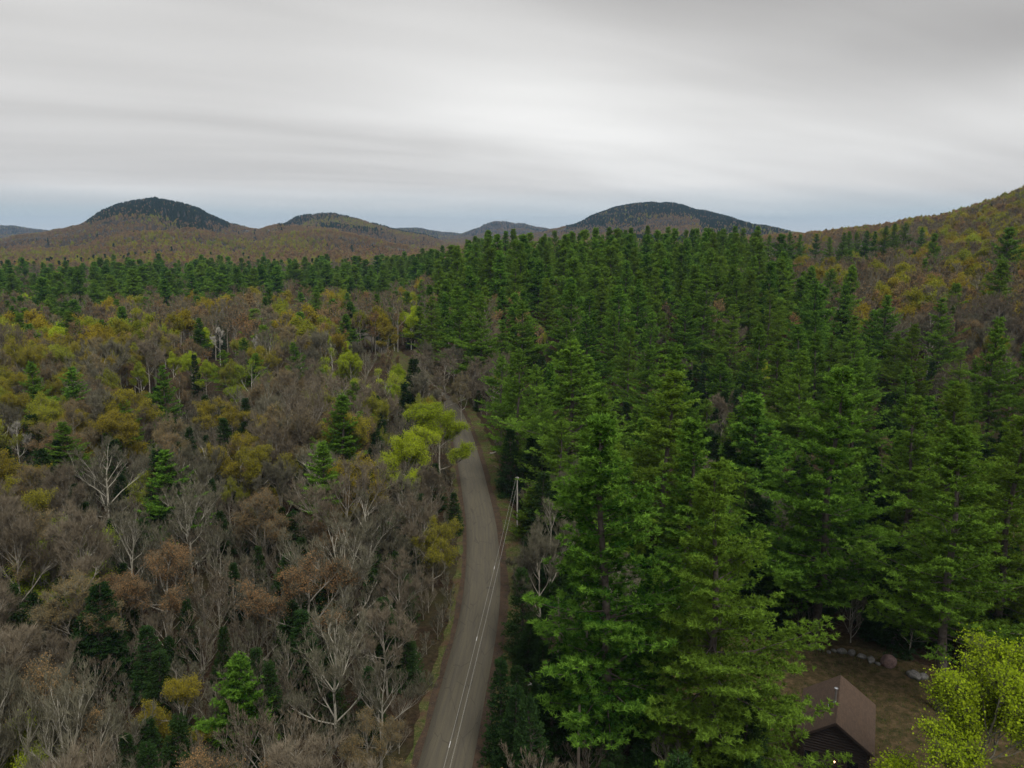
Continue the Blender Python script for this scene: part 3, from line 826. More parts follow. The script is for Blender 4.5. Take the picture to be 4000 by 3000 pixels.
# ------------------------------------------------------------------ woods: which kind grows where, by where its top shows
def zone(c, r, d):
    pine_left = np.interp(r, [240, 262, 275, 300, 340, 400, 470, 560, 640, 768], [430, 400, 440, 436, 440, 500, 525, 560, 575, 560])
    pine_right = np.interp(r, [238, 250, 262, 290, 330, 360, 420, 768], [700, 745, 775, 800, 880, 1000, 1100, 1100])
    if c > pine_left and c < pine_right and d < 700:
        gap = 690 < c < 790 and 370 < r < 520
        gap2 = c > 830 and r > 430
        if gap:
            return {P: .15, SPR: .65, BA: .2}, 15
        if gap2:
            return {P: .45, SPR: .45, BA: .10}, 18
        if r > 300:
            return {P: .66, SPR: .18, BA: .09, BR: .04, LI: .03}, 0
        return {P: .95, BA: .02, BR: .03}, 0
    if c >= pine_right:
        if r < 262:
            return {GO: .36, BR: .27, BA: .33, LI: .04}, 0
        if r < 300:
            return {BA: .38, BR: .28, GO: .29, P: .01, LI: .04}, 0
        if c > 900:
            return {BA: .72, BR: .12, GO: .08, SPR: .08}, 0
        return {BA: .5, BR: .25, GO: .1, P: .1, SPR: .05}, 0
    # left woods
    if r < 268:
        if d < 540:
            return {P: .22, GO: .2, BA: .26, BR: .14, LI: .12, SPR: .06}, 0
        if d < 900:
            pc = 0.20 + 2.4 * float(fnoise(c * 3.0, r * 9.0, 60, 2))
            return {P: max(pc, .08), GO: .18, BA: .2, BR: .12, LI: .08}, 0
        return {BA: .6, BR: .33, GO: .03, P: .02, SPR: .02}, 0
    if r < 322:
        if c < 90 and r > 300:
            return {P: .5, LI: .2, BA: .15, SPR: .15}, 0
        return {BA: .24, BR: .12, LI: .24, GO: .09, P: .21, SPR: .08, BI: .04}, 0
    if r < 385:
        if c < 230:
            return {GO: .50, BA: .25, BR: .12, LI: .05, P: .05, SPR: .03}, 0
        return {BA: .34, BR: .16, GO: .12, LI: .11, P: .13, SPR: .11, BI: .04}, 0
    if r < 470:
        if c < 120:
            return {GO: .35, BA: .3, BR: .15, P: .12, SPR: .08}, 0
        return {BA: .40, BR: .17, GO: .12, SPR: .18, P: .09, LI: .04}, 0
    return {BA: .60, BR: .18, GO: .05, SPR: .14, LI: .03}, 0

HGT = {SH: (2.5, 8), P: (19, 34), SPR: (7, 15), BA: (14, 20), BR: (13, 18), GO: (13, 18), LI: (11, 15), BI: (12, 16)}
heroes = [t for t in TREES if t['hero']]
hx = np.array([[t['x'], t['y'], t['H'] * WID[t['kind']] * t['wf'] * 0.5] for t in heroes])
# rectangles of the frame that nearer fill trees must leave open: col0,row0,col1,row1, distance of what is there
KEEP = [(745, 640, 890, 790, 95), (345, 306, 425, 342, 420)]
for t in heroes:
    if t['kind'] in (LI, GO, BI) or t['label'] and ('fan' in t['label'] or 'young' in t['label'] or 'ragged' in t['label'] or 'lone' in t['label'] or 'bronze' in t['label'] or 'olive' in t['label'] or 'big grey' in t['label']):
        wpx = t['H'] * WID[t['kind']] * t['wf'] * F / t['dep'] * 0.42
        hpx = t['H'] * F / t['dep'] * (0.6 if t['kind'] in (GO, LI, BI) else 0.45)
        KEEP.append((t['c'] - wpx, t['r'], t['c'] + wpx, t['r'] + hpx, t['dep']))
for t in heroes:
    if t['kind'] == P and t['label'] and t['dep'] < 330:
        w_ = t['H'] * 0.16 * F / t['dep']
        KEEP.append((t['c'] - w_, t['r'], t['c'] + w_, t['r'] + t['H'] * F / t['dep'] * 0.42, t['dep']))
KEEP = np.array(KEEP)

def try_fill(x, y):
    d = math.hypot(x, y)
    g = float(ground_z(x, y))
    c, r, dep = project(x, y, g + 18)
    c = float(c); r = float(r)
    if c < -260 or c > 1290 or r > 830:
        return
    probs, hmax = zone(c + rng.uniform(-14, 14), r + rng.uniform(-8, 8), d)
    q = rng.random() * sum(probs.values())
    for kd, pv in probs.items():
        q -= pv
        if q <= 0:
            break
    H = rng.uniform(*HGT[kd])
    if kd in (LI, GO) and c > 470 and r > 400:
        kd = SPR; H = rng.uniform(9, 14)
    if kd in (BA, BR) and c > 500 and d < 125 and r > 520:
        kd = SPR; H = rng.uniform(5, 10)
    if kd == SPR and d < 130 and c < 480:
        H = min(H, 8.5)
    if d > 250 and kd not in (P, SPR):
        H *= 1.15
    if kd == P and ((c > 480 and r > 430 and (c < 640 or r > 500)) and c < 900):
        kd = BA; H = rng.uniform(8, 12)
    if kd == P and c < 430 and d < 500:
        H = rng.uniform(15, 22)
    if kd == P and r < 262 and c < 430:
        H = rng.uniform(10, 19)
    if kd != P and kd != SPR and (425 < c < 1100) and r > 330 and d < 260:
        H *= 0.75
    if hmax and kd != SPR:
        H = min(H, hmax)
    if d > 800 and kd == P:
        H *= 0.75
    half = H * WID[kd] * 0.5
    if kd == P and d < 700:
        for (ax_, ay_) in PINES.get((int(x // 12), int(y // 12)), ()):
            if math.hypot(ax_ - x, ay_ - y) < (11.0 if d < 300 else 9.6):
                return
    c, r, dep = (float(q_) for q_ in project(x, y, g + H))
    cb, rb, db = (float(q_) for q_ in project(x, y, g))
    if r > 785:
        return
    if d < 330:
        rd = road_dist(x, y)
        if rd < 3.9 + half * (0.42 if kd != P else 0.75):
            return
        # keep the road in view: no crown in front of it
        hp = half * F / dep
        for (a, b, rr) in ROAD_PX:
            if r < rr < rb and a - hp * (0.45 if c < a else 0.62) < c < b + hp * 0.62:
                rdist = 50 / math.tan(PITCH + math.atan((rr - 384) / F))
                if d < rdist - 2:
                    return
        hh = hx[np.hypot(hx[:, 0] - x, hx[:, 1] - y) < hx[:, 2] * 0.75 + half * 0.55]
        if len(hh):
            return
        hp = half * F / dep
        k = (KEEP[:, 4] > dep + 1) & (KEEP[:, 0] < c + hp * 0.8) & (KEEP[:, 2] > c - hp * 0.8) & (KEEP[:, 1] < rb) & (KEEP[:, 3] > r + 4)
        if k.any():
            return
        if x > 22 and y < 82 and x < 70:
            return
        # lawn round the cabin
        if math.hypot((x - CABIN[0]) / 1.25, y - CABIN[1] - 4) < 15.5:
            return
    if kd == P:
        for i_ in (-1, 0, 1):
            for j_ in (-1, 0, 1):
                PINES.setdefault((int(x // 12) + i_, int(y // 12) + j_), []).append((x, y))
    add_tree(kd, x, y, g - 0.15, H, (1.35 if kd == P and c < 430 else 1) * rng.uniform(0.88, 1.2) * (0.92 if (d > 250 and kd != P) else (1.2 if kd == P else 0.95)))

PINES = {}
def shrub_fill(r1, step):
    n = int(r1 * 0.8 / step) + 1
    for i in range(-n, n + 1):
        for j in range(9, int(r1 / step) + 1):
            x = (i + rng.uniform(-.45, .45)) * step; y = (j + rng.uniform(-.45, .45)) * step
            d = math.hypot(x, y)
            if d > r1 or d < 38 or road_dist(x, y) < (6.2 if x > np.interp(y, RL[:, 1], RL[:, 0]) else 3.4) + 0.8 * rng.random() or (x > 22 and y < 80) or math.hypot((x - CABIN[0]) / 1.25, y - CABIN[1] - 4) < 15.5:
                continue
            g = float(ground_z(x, y))
            c, r, dep = (float(q_) for q_ in project(x, y, g + 4))
            if c < -20 or c > 1044 or r > 800 or (345 < c < 425 and 306 < r < 345):
                continue
            H = rng.uniform(2.5, 8.0)
            if road_dist(x, y) < 9:
                H = min(H * 0.6, 3.4)
            if (rng.random() < 0.15 or (x > 2 and rng.random() < 0.55)) and road_dist(x, y) > 7:
                add_tree(SPR, x, y, g - 0.1, H * rng.uniform(1.0, 1.8), 1.25)
            else:
                add_tree(SH, x, y, g - 0.1, H)

def grid_fill(r0, r1, step, amax=0.68):
    ymax = r1
    n = int(r1 * math.sin(amax) / step) + 1
    for i in range(-n, n + 1):
        for j in range(0, int(ymax / step) + 1):
            x = (i + rng.uniform(-.42, .42)) * step; y = (j + rng.uniform(-.42, .42)) * step
            d = math.hypot(x, y)
            if d < r0 or d >= r1 or abs(math.atan2(x, y)) > amax:
                continue
            try_fill(x, y)
grid_fill(36, 200, 4.3, 0.92)
grid_fill(200, 420, 5.6, 0.80)
grid_fill(420, 1000, 7.2, 0.76)
shrub_fill(230, 3.0)
print('near/mid trees', len(TREES))

# visibility, nearest first, on a coarse picture
def visibility(ts):
    Wg, Hg, sc = 256, 192, 0.25
    T = np.ones((Hg, Wg))
    yy, xx = np.mgrid[0:Hg, 0:Wg]
    for t in sorted(ts, key=lambda q: q['dep']):
        hp = t['H'] * WID[t['kind']] * t['wf'] * 0.5 * F / t['dep'] * sc
        vp = t['H'] * F / t['dep'] * sc
        c = t['c'] * sc; r = t['r'] * sc
        frac = 0.8 if t['kind'] in (P, SPR) else 0.75
        y0, y1 = int(math.floor(r)), int(math.ceil(r + vp * frac)) + 1
        x0, x1 = int(math.floor(c - hp)), int(math.ceil(c + hp)) + 1
        y0c, y1c, x0c, x1c = max(y0, 0), min(y1, Hg), max(x0, 0), min(x1, Wg)
        if y1c <= y0c or x1c <= x0c:
            t['vis'] = 0.0; t['area'] = 0.0
            continue
        sub = T[y0c:y1c, x0c:x1c]
        ys = yy[y0c:y1c, x0c:x1c] + 0.5; xs = xx[y0c:y1c, x0c:x1c] + 0.5
        if t['kind'] in (P, SPR):
            m = np.abs(xs - c) <= np.maximum(hp * np.clip((ys - r) / (vp * 0.5), 0, 1), 0.5)
        else:
            m = ((xs - c) / max(hp, 0.5)) ** 2 + ((ys - r - vp * frac / 2) / max(vp * frac / 2, 0.5)) ** 2 <= 1.1
        v = float((sub * m).sum())
        t['area'] = v; t['vis'] = v / max(float(m.sum()), 1)
        T[y0c:y1c, x0c:x1c] = np.where(m, sub * (1 - OPA[t['kind']]), sub)
visibility(TREES)
TREES = [t for t in TREES if t['hero'] or (t['vis'] > 0.02 and t['area'] > 0) or ((t['dep'] < 150 or t['c'] < 0 or t['c'] > 1024) and t['kind'] != SH) or (t['kind'] == SH and t['vis'] > 0.01)]
print('visible trees', len(TREES))

# far hill woods: points for the massed woods
def far_points():
    az = np.linspace(-0.76, 0.76, 1260); rr = 950 * (7600 / 950) ** np.linspace(0, 1, 520)
    A, Rr = np.meshgrid(az, rr, indexing='ij')
    Zt = ground_z(Rr * np.sin(A), Rr * np.cos(A))
    el = (Zt + 12 - CAMZ) / Rr
    hor = np.maximum.accumulate(np.concatenate([np.full((len(az), 1), -0.05), el[:, :-1]], 1), axis=1)
    vis = el > hor - 0.002
    pts = []
    r_ = np.random.RandomState(3)
    for k in range(len(rr) - 1):
        dr = rr[k + 1] - rr[k]
        sp = 8.5 if rr[k] < 2000 else (11 if rr[k] < 4300 else 17)
        w_ = rr[k] * (az[1] - az[0])
        ex = w_ * dr / sp ** 2
        cnt = r_.poisson(ex, len(az)) * vis[:, k]
        ii = np.repeat(np.arange(len(az)), cnt)
        if len(ii):
            a_ = az[ii] + (r_.rand(len(ii)) - .5) * (az[1] - az[0]); q_ = rr[k] + r_.rand(len(ii)) * dr
            pts.append(np.stack([q_ * np.sin(a_), q_ * np.cos(a_)], 1))
    return np.concatenate(pts)
FP = far_points()
fz = ground_z(FP[:, 0], FP[:, 1])
fc, fr, fd_ = project(FP[:, 0], FP[:, 1], fz + 10)
keep = (fc > -250) & (fc < 1280)
FP, fz, fc, fr, fd_ = FP[keep], fz[keep], fc[keep], fr[keep], fd_[keep]
print('far points', len(FP))
r_ = np.random.RandomState(9)
nz = fnoise(FP[:, 0], FP[:, 1], 420, 4)
nz2 = fnoise(FP[:, 0] + 900, FP[:, 1], 260, 3)
q = r_.rand(len(FP))
FK = np.full(len(FP), 'bare_tree', dtype=object)
FK[q < np.clip(0.28 + nz2 * 2.5, 0.05, 0.8)] = 'bronze_tree'
nz3 = fnoise(FP[:, 0] - 500, FP[:, 1] + 300, 330, 4)
goldp = np.where(fc > 690, 0.16, 0.0) + nz3 * np.where(fc > 690, 2.5, 1.6)
goldp = np.where((fd_ < 3000) & (fc < 420), goldp + 0.10, goldp)
FK[r_.rand(len(FP)) < np.clip(goldp, 0.02, 0.85)] = 'gold_maple'
# conifer caps near the tops of the hills and in patches
def band(c0, r0, c1, r1):
    return (fc > c0) & (fc < c1) & (fr > r0) & (fr < r1)
con = 0.003 + np.clip(nz - 0.20, 0, 1) * 8
def cap(pts, p, rag, dmin=1500):
    global con
    b_ = np.interp(fc, [q[0] for q in pts], [q[1] for q in pts], left=-99, right=-99)
    con = np.where((fr < b_ + rag * nz + 2) & (fd_ > dmin) & (fd_ < 5000), p * np.clip((b_ + rag * nz + 2 - fr) / 6.0, 0.1, 1) * np.clip(1.0 - 2.2 * nz3, 0.45, 1.1), con)
cap([(70, 224), (85, 221), (100, 219), (120, 215), (140, 218), (160, 223), (190, 226), (215, 228), (245, 229)], 0.72, 22)
cap([(150, 220), (170, 226), (200, 229), (230, 231)], 0.8, 30)
cap([(278, 229), (288, 227), (300, 223), (318, 218), (335, 216), (350, 219)], 0.55, 16)
cap([(372, 232), (380, 240), (420, 242), (440, 240)], 0.5, 20, 3200)
cap([(566, 231), (573, 230), (600, 231), (640, 229), (655, 216), (690, 214), (712, 222), (735, 230), (790, 234)], 0.8, 20)
cap([(700, 225), (720, 231), (750, 233), (790, 235)], 0.75, 24)
con = np.where(band(150, 236, 200, 250), np.clip(0.1 + nz * 3, 0, .8), con)
con = np.where(band(640, 232, 760, 260) & (fd_ > 2500), 0.0, con)
con = np.where(fd_ > 5000, 0.3, con)
con = np.where((fd_ < 1500) & (fc < 420), 0.006 + np.clip(nz2 - 0.1, 0, 1) * 0.6, con)
con = np.where((fd_ < 2000) & (fc > 700), 0.004, con)
FK[r_.rand(len(FP)) < con] = 'dark_spruce'
far_sets = {}
for kd in ('bare_tree', 'bronze_tree', 'gold_maple', 'dark_spruce'):
    m = FK == kd
    Hh = {'bare_tree': (11, 16), 'bronze_tree': (11, 15), 'gold_maple': (11, 16), 'dark_spruce': (11, 19)}[kd]
    hh = r_.uniform(*Hh, m.sum())
    far_sets[kd] = (FP[m, 0], FP[m, 1], fz[m] - 0.5, hh, r_.rand(m.sum()) * 6.28, np.ones(m.sum()))

# ------------------------------------------------------------------ build trees
NAMES = {P: ('white_pine', 'pine tree'), SPR: ('dark_spruce', 'spruce tree'), BA: ('bare_tree', 'bare tree'), BR: ('bronze_tree', 'budding tree'),
         GO: ('gold_maple', 'maple tree'), LI: ('lime_leafed_tree', 'leafing tree'), BI: ('white_birch', 'birch tree'), SH: ('woodland_shrub', 'shrub')}
GROUPS = {P: 'white pines of the forest', SPR: 'dark spruces of the forest', BA: 'bare hardwoods of the forest', BR: 'bronze budding hardwoods of the forest',
          GO: 'gold budding maples of the forest', LI: 'lime leafed trees of the forest', BI: 'white birches of the forest', SH: 'shrubs under the trees'}
def make_tree(t):
    kd = t['kind']
    if kd == SPR:
        t['wf'] *= 1.28
    lod = t['lod'] if t['lod'] is not None else (0 if t['dep'] < 260 else 1)
    if kd == SH:
        lod = 1
    opts = LIB[kd][lod]
    nreg = 6 if (kd == P and lod == 0) else len(opts)
    e = opts[t['var'] if t['var'] is not None and t['var'] < len(opts) else rng.choice([0, 1, 2, 3, 4, 5, 7, 8, 9] if nreg == 6 else list(range(nreg)))]
    s = t['H'] / e['H']
    if lod == 0:
        o = bpy.data.objects.new(kd, None); o.empty_display_size = 1.0
        link(o)
        for nm in ('trunk', 'crown'):
            ch = bpy.data.objects.new(nm, e[nm]); link(ch, o)
    else:
        o = bpy.data.objects.new(kd, e['whole']); link(o)
    o.location = (t['x'], t['y'], t['z'])
    o.rotation_euler = (rng.gauss(0, 0.025), rng.gauss(0, 0.025), t['rot'])
    o.scale = (s * t['wf'], s * t['wf'], s)
    props(o, t['label'] or 'tree', NAMES[kd][1], GROUPS[kd])
    t['obj'] = o
    return o

def gn_scatter(name, label, cat, kd, lod, arrs):
    """one massed wood: points carrying copies of whole trees"""
    x, y, z, hh, rot, wf = arrs
    me = bpy.data.meshes.new(name)
    V = np.stack([x, y, z], 1).astype(np.float32)
    me.vertices.add(len(V)); me.vertices.foreach_set('co', V.ravel())
    e0 = LIB[kd][lod]
    s = hh / e0[0]['H']
    a1 = me.attributes.new('siz', 'FLOAT_VECTOR', 'POINT'); a1.data.foreach_set('vector', np.stack([s * wf, s * wf, s], 1).astype(np.float32).ravel())
    a2 = me.attributes.new('rot', 'FLOAT_VECTOR', 'POINT'); a2.data.foreach_set('vector', np.stack([0.03 * np.sin(rot * 37), 0.03 * np.cos(rot * 53), rot], 1).astype(np.float32).ravel())
    a3 = me.attributes.new('pick', 'INT', 'POINT'); a3.data.foreach_set('value', (np.arange(len(V)) * 7 % len(e0)).astype(np.int32))
    o = bpy.data.objects.new(name, me); link(o)
    props(o, label, cat, None, 'stuff')
    ng = bpy.data.node_groups.new(name, 'GeometryNodeTree')
    ng.interface.new_socket('Geometry', in_out='INPUT', socket_type='NodeSocketGeometry')
    ng.interface.new_socket('Geometry', in_out='OUTPUT', socket_type='NodeSocketGeometry')
    N = ng.nodes; Lk = ng.links
    gi = N.new('NodeGroupInput'); go = N.new('NodeGroupOutput')
    jn = N.new('GeometryNodeJoinGeometry')
    def attr(nm, ty):
        n_ = N.new('GeometryNodeInputNamedAttribute'); n_.data_type = ty; n_.inputs[0].default_value = nm
        return n_.outputs[0]
    for vi, e in enumerate(e0):
        src = SOURCES[(kd, lod, vi)]
        oi = N.new('GeometryNodeObjectInfo'); oi.transform_space = 'ORIGINAL'
        oi.inputs['Object'].default_value = src
        oi.inputs['As Instance'].default_value = False
        cmp_ = N.new('FunctionNodeCompare'); cmp_.data_type = 'INT'; cmp_.operation = 'EQUAL'
        Lk.new(attr('pick', 'INT'), cmp_.inputs[2]); cmp_.inputs[3].default_value = vi
        ip = N.new('GeometryNodeInstanceOnPoints')
        Lk.new(gi.outputs[0], ip.inputs['Points']); Lk.new(cmp_.outputs[0], ip.inputs['Selection'])
        Lk.new(oi.outputs['Geometry'], ip.inputs['Instance'])
        er = N.new('FunctionNodeEulerToRotation'); Lk.new(attr('rot', 'FLOAT_VECTOR'), er.inputs[0])
        Lk.new(er.outputs[0], ip.inputs['Rotation'])
        Lk.new(attr('siz', 'FLOAT_VECTOR'), ip.inputs['Scale'])
        Lk.new(ip.outputs[0], jn.inputs[0])
    Lk.new(jn.outputs[0], go.inputs[0])
    md = o.modifiers.new('copies', 'NODES'); md.node_group = ng
    return o


# ------------------------------------------------------------------ words that tell the trees apart
_STOP = set('in between directly leaning just on with above among rising standing beside over behind crowding tallest below at against squeezed cut alone near breaking touching framed tucked high low under from left right of by reaching forking hung to group member pair crown'.split())
def short_name(lab):
    ws = lab.split(); o = []
    for w_ in ws:
        if w_ in _STOP:
            break
        o.append(w_)
    return ' '.join(o)
_cnt = {}
for t in heroes:
    if t['label']:
        _cnt.setdefault(short_name(t['label']), []).append(t)
MARKS = [(t['c'], t['r'] + 8, t['dep'], k, 1) for k, v_ in _cnt.items() if len(v_) == 1 and 2 < len(k.split()) < 7 for t in v_]
MARKS += [(845, 715, 75, 'dark log cabin', 1), (815, 655, 90, 'row of grey stones', 1), (517, 480, 129, 'pale leaning pole', 1), (398, 315, 400, 'far road clearing', 1)]
MARKS += [(153, 255, 2500, 'dark capped rounded hill', 0), (60, 255, 2500, 'faint low hill', 0), (319, 252, 2500, 'small brown rounded hill', 0), (507, 240, 2500, 'pale blue distant hill', 0), (653, 236, 2500, 'broad blue black hill', 0), (760, 240, 1500, 'foot of the long hardwood slope', 0), (960, 240, 1500, 'crest of the long hardwood slope', 0)]
MARKS += [(796, 250, 560, 'tiered pine pair on the slope', 1), (840, 245, 560, 'start of the slope pine row', 1), (885, 240, 560, 'mid slope pine row', 1), (905, 238, 560, 'heavy pair in the slope row', 1), (925, 240, 560, 'lone pine past the slope row', 1), (741, 248, 560, 'first small slope pines', 1), (787, 262, 560, 'lowest small slope pine', 1), (1000, 215, 1200, 'highest shoulder of the slope', 0)]
_SIZE = {P: ('shorter', 'mid sized', 'very tall'), SPR: ('small', 'mid sized', 'tall'), BA: ('low', 'mid sized', 'tall'), BR: ('low', 'mid sized', 'tall'), GO: ('low', 'mid sized', 'tall'), LI: ('low', 'mid sized', 'tall'), BI: ('low', 'mid sized', 'tall'), SH: ('knee high', 'low', 'head high')}
_KIND = {P: 'white pine', SPR: 'dark spruce', BA: 'bare hardwood', BR: 'bronze budded hardwood', GO: 'gold budding maple', LI: 'lime leafed tree', BI: 'white barked birch', SH: 'leafless shrub'}
_ORD = 'nearest,second nearest,third nearest,fourth nearest,fifth nearest,sixth nearest,seventh nearest,eighth nearest,ninth nearest,tenth nearest,eleventh nearest,twelfth nearest,thirteenth nearest,fourteenth nearest,fifteenth nearest,sixteenth nearest,seventeenth nearest,eighteenth nearest,nineteenth nearest,twentieth nearest'.split(',')
_O1 = 'first second third fourth fifth sixth seventh eighth ninth'.split()
_ORD += [a_ + ' ' + b_ + ' nearest' for a_ in ('twenty', 'thirty', 'forty', 'fifty') for b_ in _O1]
ROADC = lambda r: float(np.interp(r, [402, 455, 525, 607, 690, 768], [444, 467, 481, 480, 463, 444]))
def word_trees(ts):
    by = {}
    for t in ts:
        if t['label']:
            continue
        H0, H1 = HGT[t['kind']]
        q_ = (t['H'] - H0) / (H1 - H0)
        size = _SIZE[t['kind']][0 if q_ < 0.3 else (1 if q_ < 0.7 else 2)]
        best = min(MARKS, key=lambda m: math.hypot((m[0] - t['c']), (m[1] - t['r']) * 1.3) + (0 if m[4] else (40 if t['dep'] < 350 else -30)))
        dx = t['c'] - best[0]; dist = math.hypot(dx, t['r'] - best[1])
        how = 'just' if dist < 28 else ('a little' if dist < 70 else 'well')
        if not best[4]:
            rel = 'below'
        elif t['dep'] > best[2] * 1.12:
            rel = 'behind'
        elif t['dep'] < best[2] * 0.9:
            rel = 'in front of'
        else:
            toward = (dx > 0) == (t['c'] < ROADC(max(t['r'], 402)))
            rel = 'roadward of' if toward else 'aside from'
        if not best[4]:
            how = 'far' if t['r'] < 262 else 'well'
        t['_d'] = dist
        by.setdefault((size + ' ' + _KIND[t['kind']] + ' ' + how + ' ' + rel + ' the ' + best[3], best[3]), []).append(t)
    for (base_, mk), v_ in by.items():
        v_.sort(key=lambda t: t['_d'])
        for i, t in enumerate(v_):
            ws = base_
            if len(v_) > 1:
                o_ = _ORD[min(i, len(_ORD) - 1)]
                ws = base_ + ', ' + o_
            for cut in ('a little ', 'well ', 'far ', 'just ', 'mid sized ', 'very ', 'tall ', ' nearest'):
                if len(ws.split()) > 16:
                    ws = ws.replace(cut, '', 1)
            if len(ws.split()) > 16:
                ws = ' '.join([q__ for q__ in ws.split() if q__ not in ('white', 'dark', 'budding')])
            t['label'] = ws if len(ws.split()) <= 16 else ws.rsplit(', ', 1)[0]

SOURCES = {}
WOODS = {SH: 'undergrowth', P: 'pine_woods', SPR: 'spruce_woods', BA: 'bare_woods', BR: 'bronze_woods', GO: 'gold_maple_woods', LI: 'lime_leafed_woods', BI: 'birch_woods'}
WLAB = {SH: 'brown leafless brush and saplings covering the forest floor', P: 'massed dark green white pines filling the woods between the single trees', SPR: 'dark conifer patches capping the hills and dotting the valley',
        BA: 'grey brown leafless woods covering the hills and valley floor', BR: 'bronze brown budding woods spread over the hillsides',
        GO: 'olive gold budding woods across the slope and foothills', LI: 'bright lime spring foliage dotted through the far woods', BI: 'pale birch thicket in the far woods'}
MAXN = 270
for kd in (P, SPR, BA, BR, GO, LI, BI, SH):
    off_ = [t for t in TREES if t['kind'] == kd and not t['hero'] and t['area'] <= 0]
    ts = sorted([t for t in TREES if t['kind'] == kd and (t['hero'] or t['area'] > 0)], key=lambda t: (not t['hero'], -t['area']))
    mx = 24 if kd == SH else MAXN
    ind, rest = ts[:mx], ts[mx:] + off_
    word_trees(ind)
    for t in ind:
        make_tree(t)
    # far massed woods use the far meshes; a real single tree of each far mesh stands among the individuals
    def source(kd, lod):
        for vi, e in enumerate(LIB[kd][lod]):
            if (kd, lod, vi) in SOURCES:
                continue
            cand = [t for t in ind if 'obj' in t and not t['hero'] and t['obj'].type == 'MESH' and not t.get('src')]
            if not cand:
                cand = [t for t in ind if not t['hero'] and not t.get('src')]
            t = min(cand, key=lambda t: t['area'])
            o = t['obj']
            for ch in list(o.children):
                bpy.data.objects.remove(ch)
            if o.type != 'MESH':
                loc, rot_ = o.location.copy(), o.rotation_euler.copy(); pr = {k: o[k] for k in o.keys()}
                bpy.data.objects.remove(o)
                o = bpy.data.objects.new(kd, e['whole']); link(o); o.location = loc; o.rotation_euler = rot_
                for k, v_ in pr.items():
                    o[k] = v_
                t['obj'] = o
            o.data = e['whole']
            s = t['H'] / e['H']; o.scale = (s, s, s)
            t['src'] = True
            SOURCES[(kd, lod, vi)] = o
    if rest:
        source(kd, 1)
        gn_scatter(WOODS[kd], WLAB[kd], 'forest', kd, 1, tuple(np.array([t[k] for t in rest]) for k in ('x', 'y', 'z', 'H', 'rot', 'wf')))
    if kd in far_sets:
        source(kd, 2)
        gn_scatter('far_' + WOODS[kd], WLAB[kd] + ' in the distance', 'forest', kd, 2, far_sets[kd])
    print(kd, len(ind), len(rest))

# ------------------------------------------------------------------ ground
def ground_mat():
    def b(nt):
        g = nt.n('ShaderNodeNewGeometry').outputs['Position']
        n1 = nt.noise(g, 0.12, 5, 0.6); n2 = nt.noise(g, 1.7, 6, 0.7); n3 = nt.noise(g, 9.0, 3, 0.7)
        c = nt.ramp(n2, [(0.3, (0.016, 0.012, 0.008)), (0.5, (0.04, 0.027, 0.017)), (0.7, (0.085, 0.058, 0.036))])
        c = nt.mix(nt.ramp(n1, [(0.45, 0.0), (0.7, 0.6)]), c, (0.05, 0.055, 0.02))
        c = nt.mix(nt.ramp(n3, [(0.6, 0.0), (0.72, 0.7)]), c, (0.20, 0.14, 0.09))
        bp = nt.n('ShaderNodeBump', {'Height': n2, 'Strength': 0.6, 'Distance': 0.3}).outputs[0]
        return nt.n('ShaderNodeBsdfDiffuse', {0: c, 'Normal': bp}).outputs[0]
    return mat('leaf litter', b)
M_ground = ground_mat()
def polar_ground():
    a = np.concatenate([np.radians(np.arange(-180, -48, 4.0)), np.radians(np.arange(-48, 48.01, 0.25)), np.radians(np.arange(52, 180, 4.0))])
    r = np.concatenate([[0.0], 4 * (9000 / 4.0) ** np.linspace(0, 1, 420)])
    A, R = np.meshgrid(a, r, indexing='ij')
    x = R * np.sin(A); y = R * np.cos(A)
    z = ground_z(x, y)
    na, nr = A.shape
    V = np.stack([x, y, z], -1).reshape(-1, 3)
    i = np.arange(na)[:, None]; j = np.arange(nr - 1)[None]
    i2 = (i + 1) % na
    Fq = np.stack([i * nr + j, i * nr + j + 1, i2 * nr + j + 1, i2 * nr + j], -1).reshape(-1, 4)
    me = mesh_np('ground', V, [Fq], [M_ground], smooth_=True)
    o = bpy.data.objects.new('ground', me); link(o)
    props(o, None, None, None, 'structure')
polar_ground()

def ribbon(name, offs, z, m, rows=RL, jag=0.0, seed=1):
    """a strip along the road: offs = lateral offsets from the centre line"""
    tang = np.gradient(rows, axis=0); tang /= np.linalg.norm(tang, axis=1)[:, None]
    nrm = np.stack([tang[:, 1], -tang[:, 0]], 1)
    rs = np.random.RandomState(seed)
    V = []; n = len(rows); k = len(offs)
    for oi, of in enumerate(offs):
        j = rs.randn(n) * jag if oi in (0, k - 1) else 0
        p = rows + nrm * (of + j)[:, None] if np.ndim(j) else rows + nrm * of
        V.append(np.concatenate([p, (ground_z(p[:, 0], p[:, 1]) + (z[oi] if hasattr(z, '__len__') else z))[:, None]], 1))
    V = np.stack(V, 1).reshape(-1, 3)
    i = np.arange(n - 1)[:, None]; j = np.arange(k - 1)[None]
    Fq = np.stack([i * k + j, i * k + j + 1, (i + 1) * k + j + 1, (i + 1) * k + j], -1).reshape(-1, 4)
    me = mesh_np(name, V, [Fq], [m], smooth_=True)
    # lateral coordinate for the wheel tracks
    uv = me.uv_layers.new(name='across')
    s = np.concatenate([[0], np.cumsum(np.linalg.norm(np.diff(rows, axis=0), axis=1))])
    U = np.stack(np.broadcast_arrays(np.array(offs)[None, :], s[:, None]), -1).reshape(-1, 2)
    idx = np.empty(len(me.loops), np.int32); me.loops.foreach_get('vertex_index', idx)
    uv.data.foreach_set('uv', U[idx].astype(np.float32).ravel())
    o = bpy.data.objects.new(name, me); link(o)
    return o
HW = 2.6
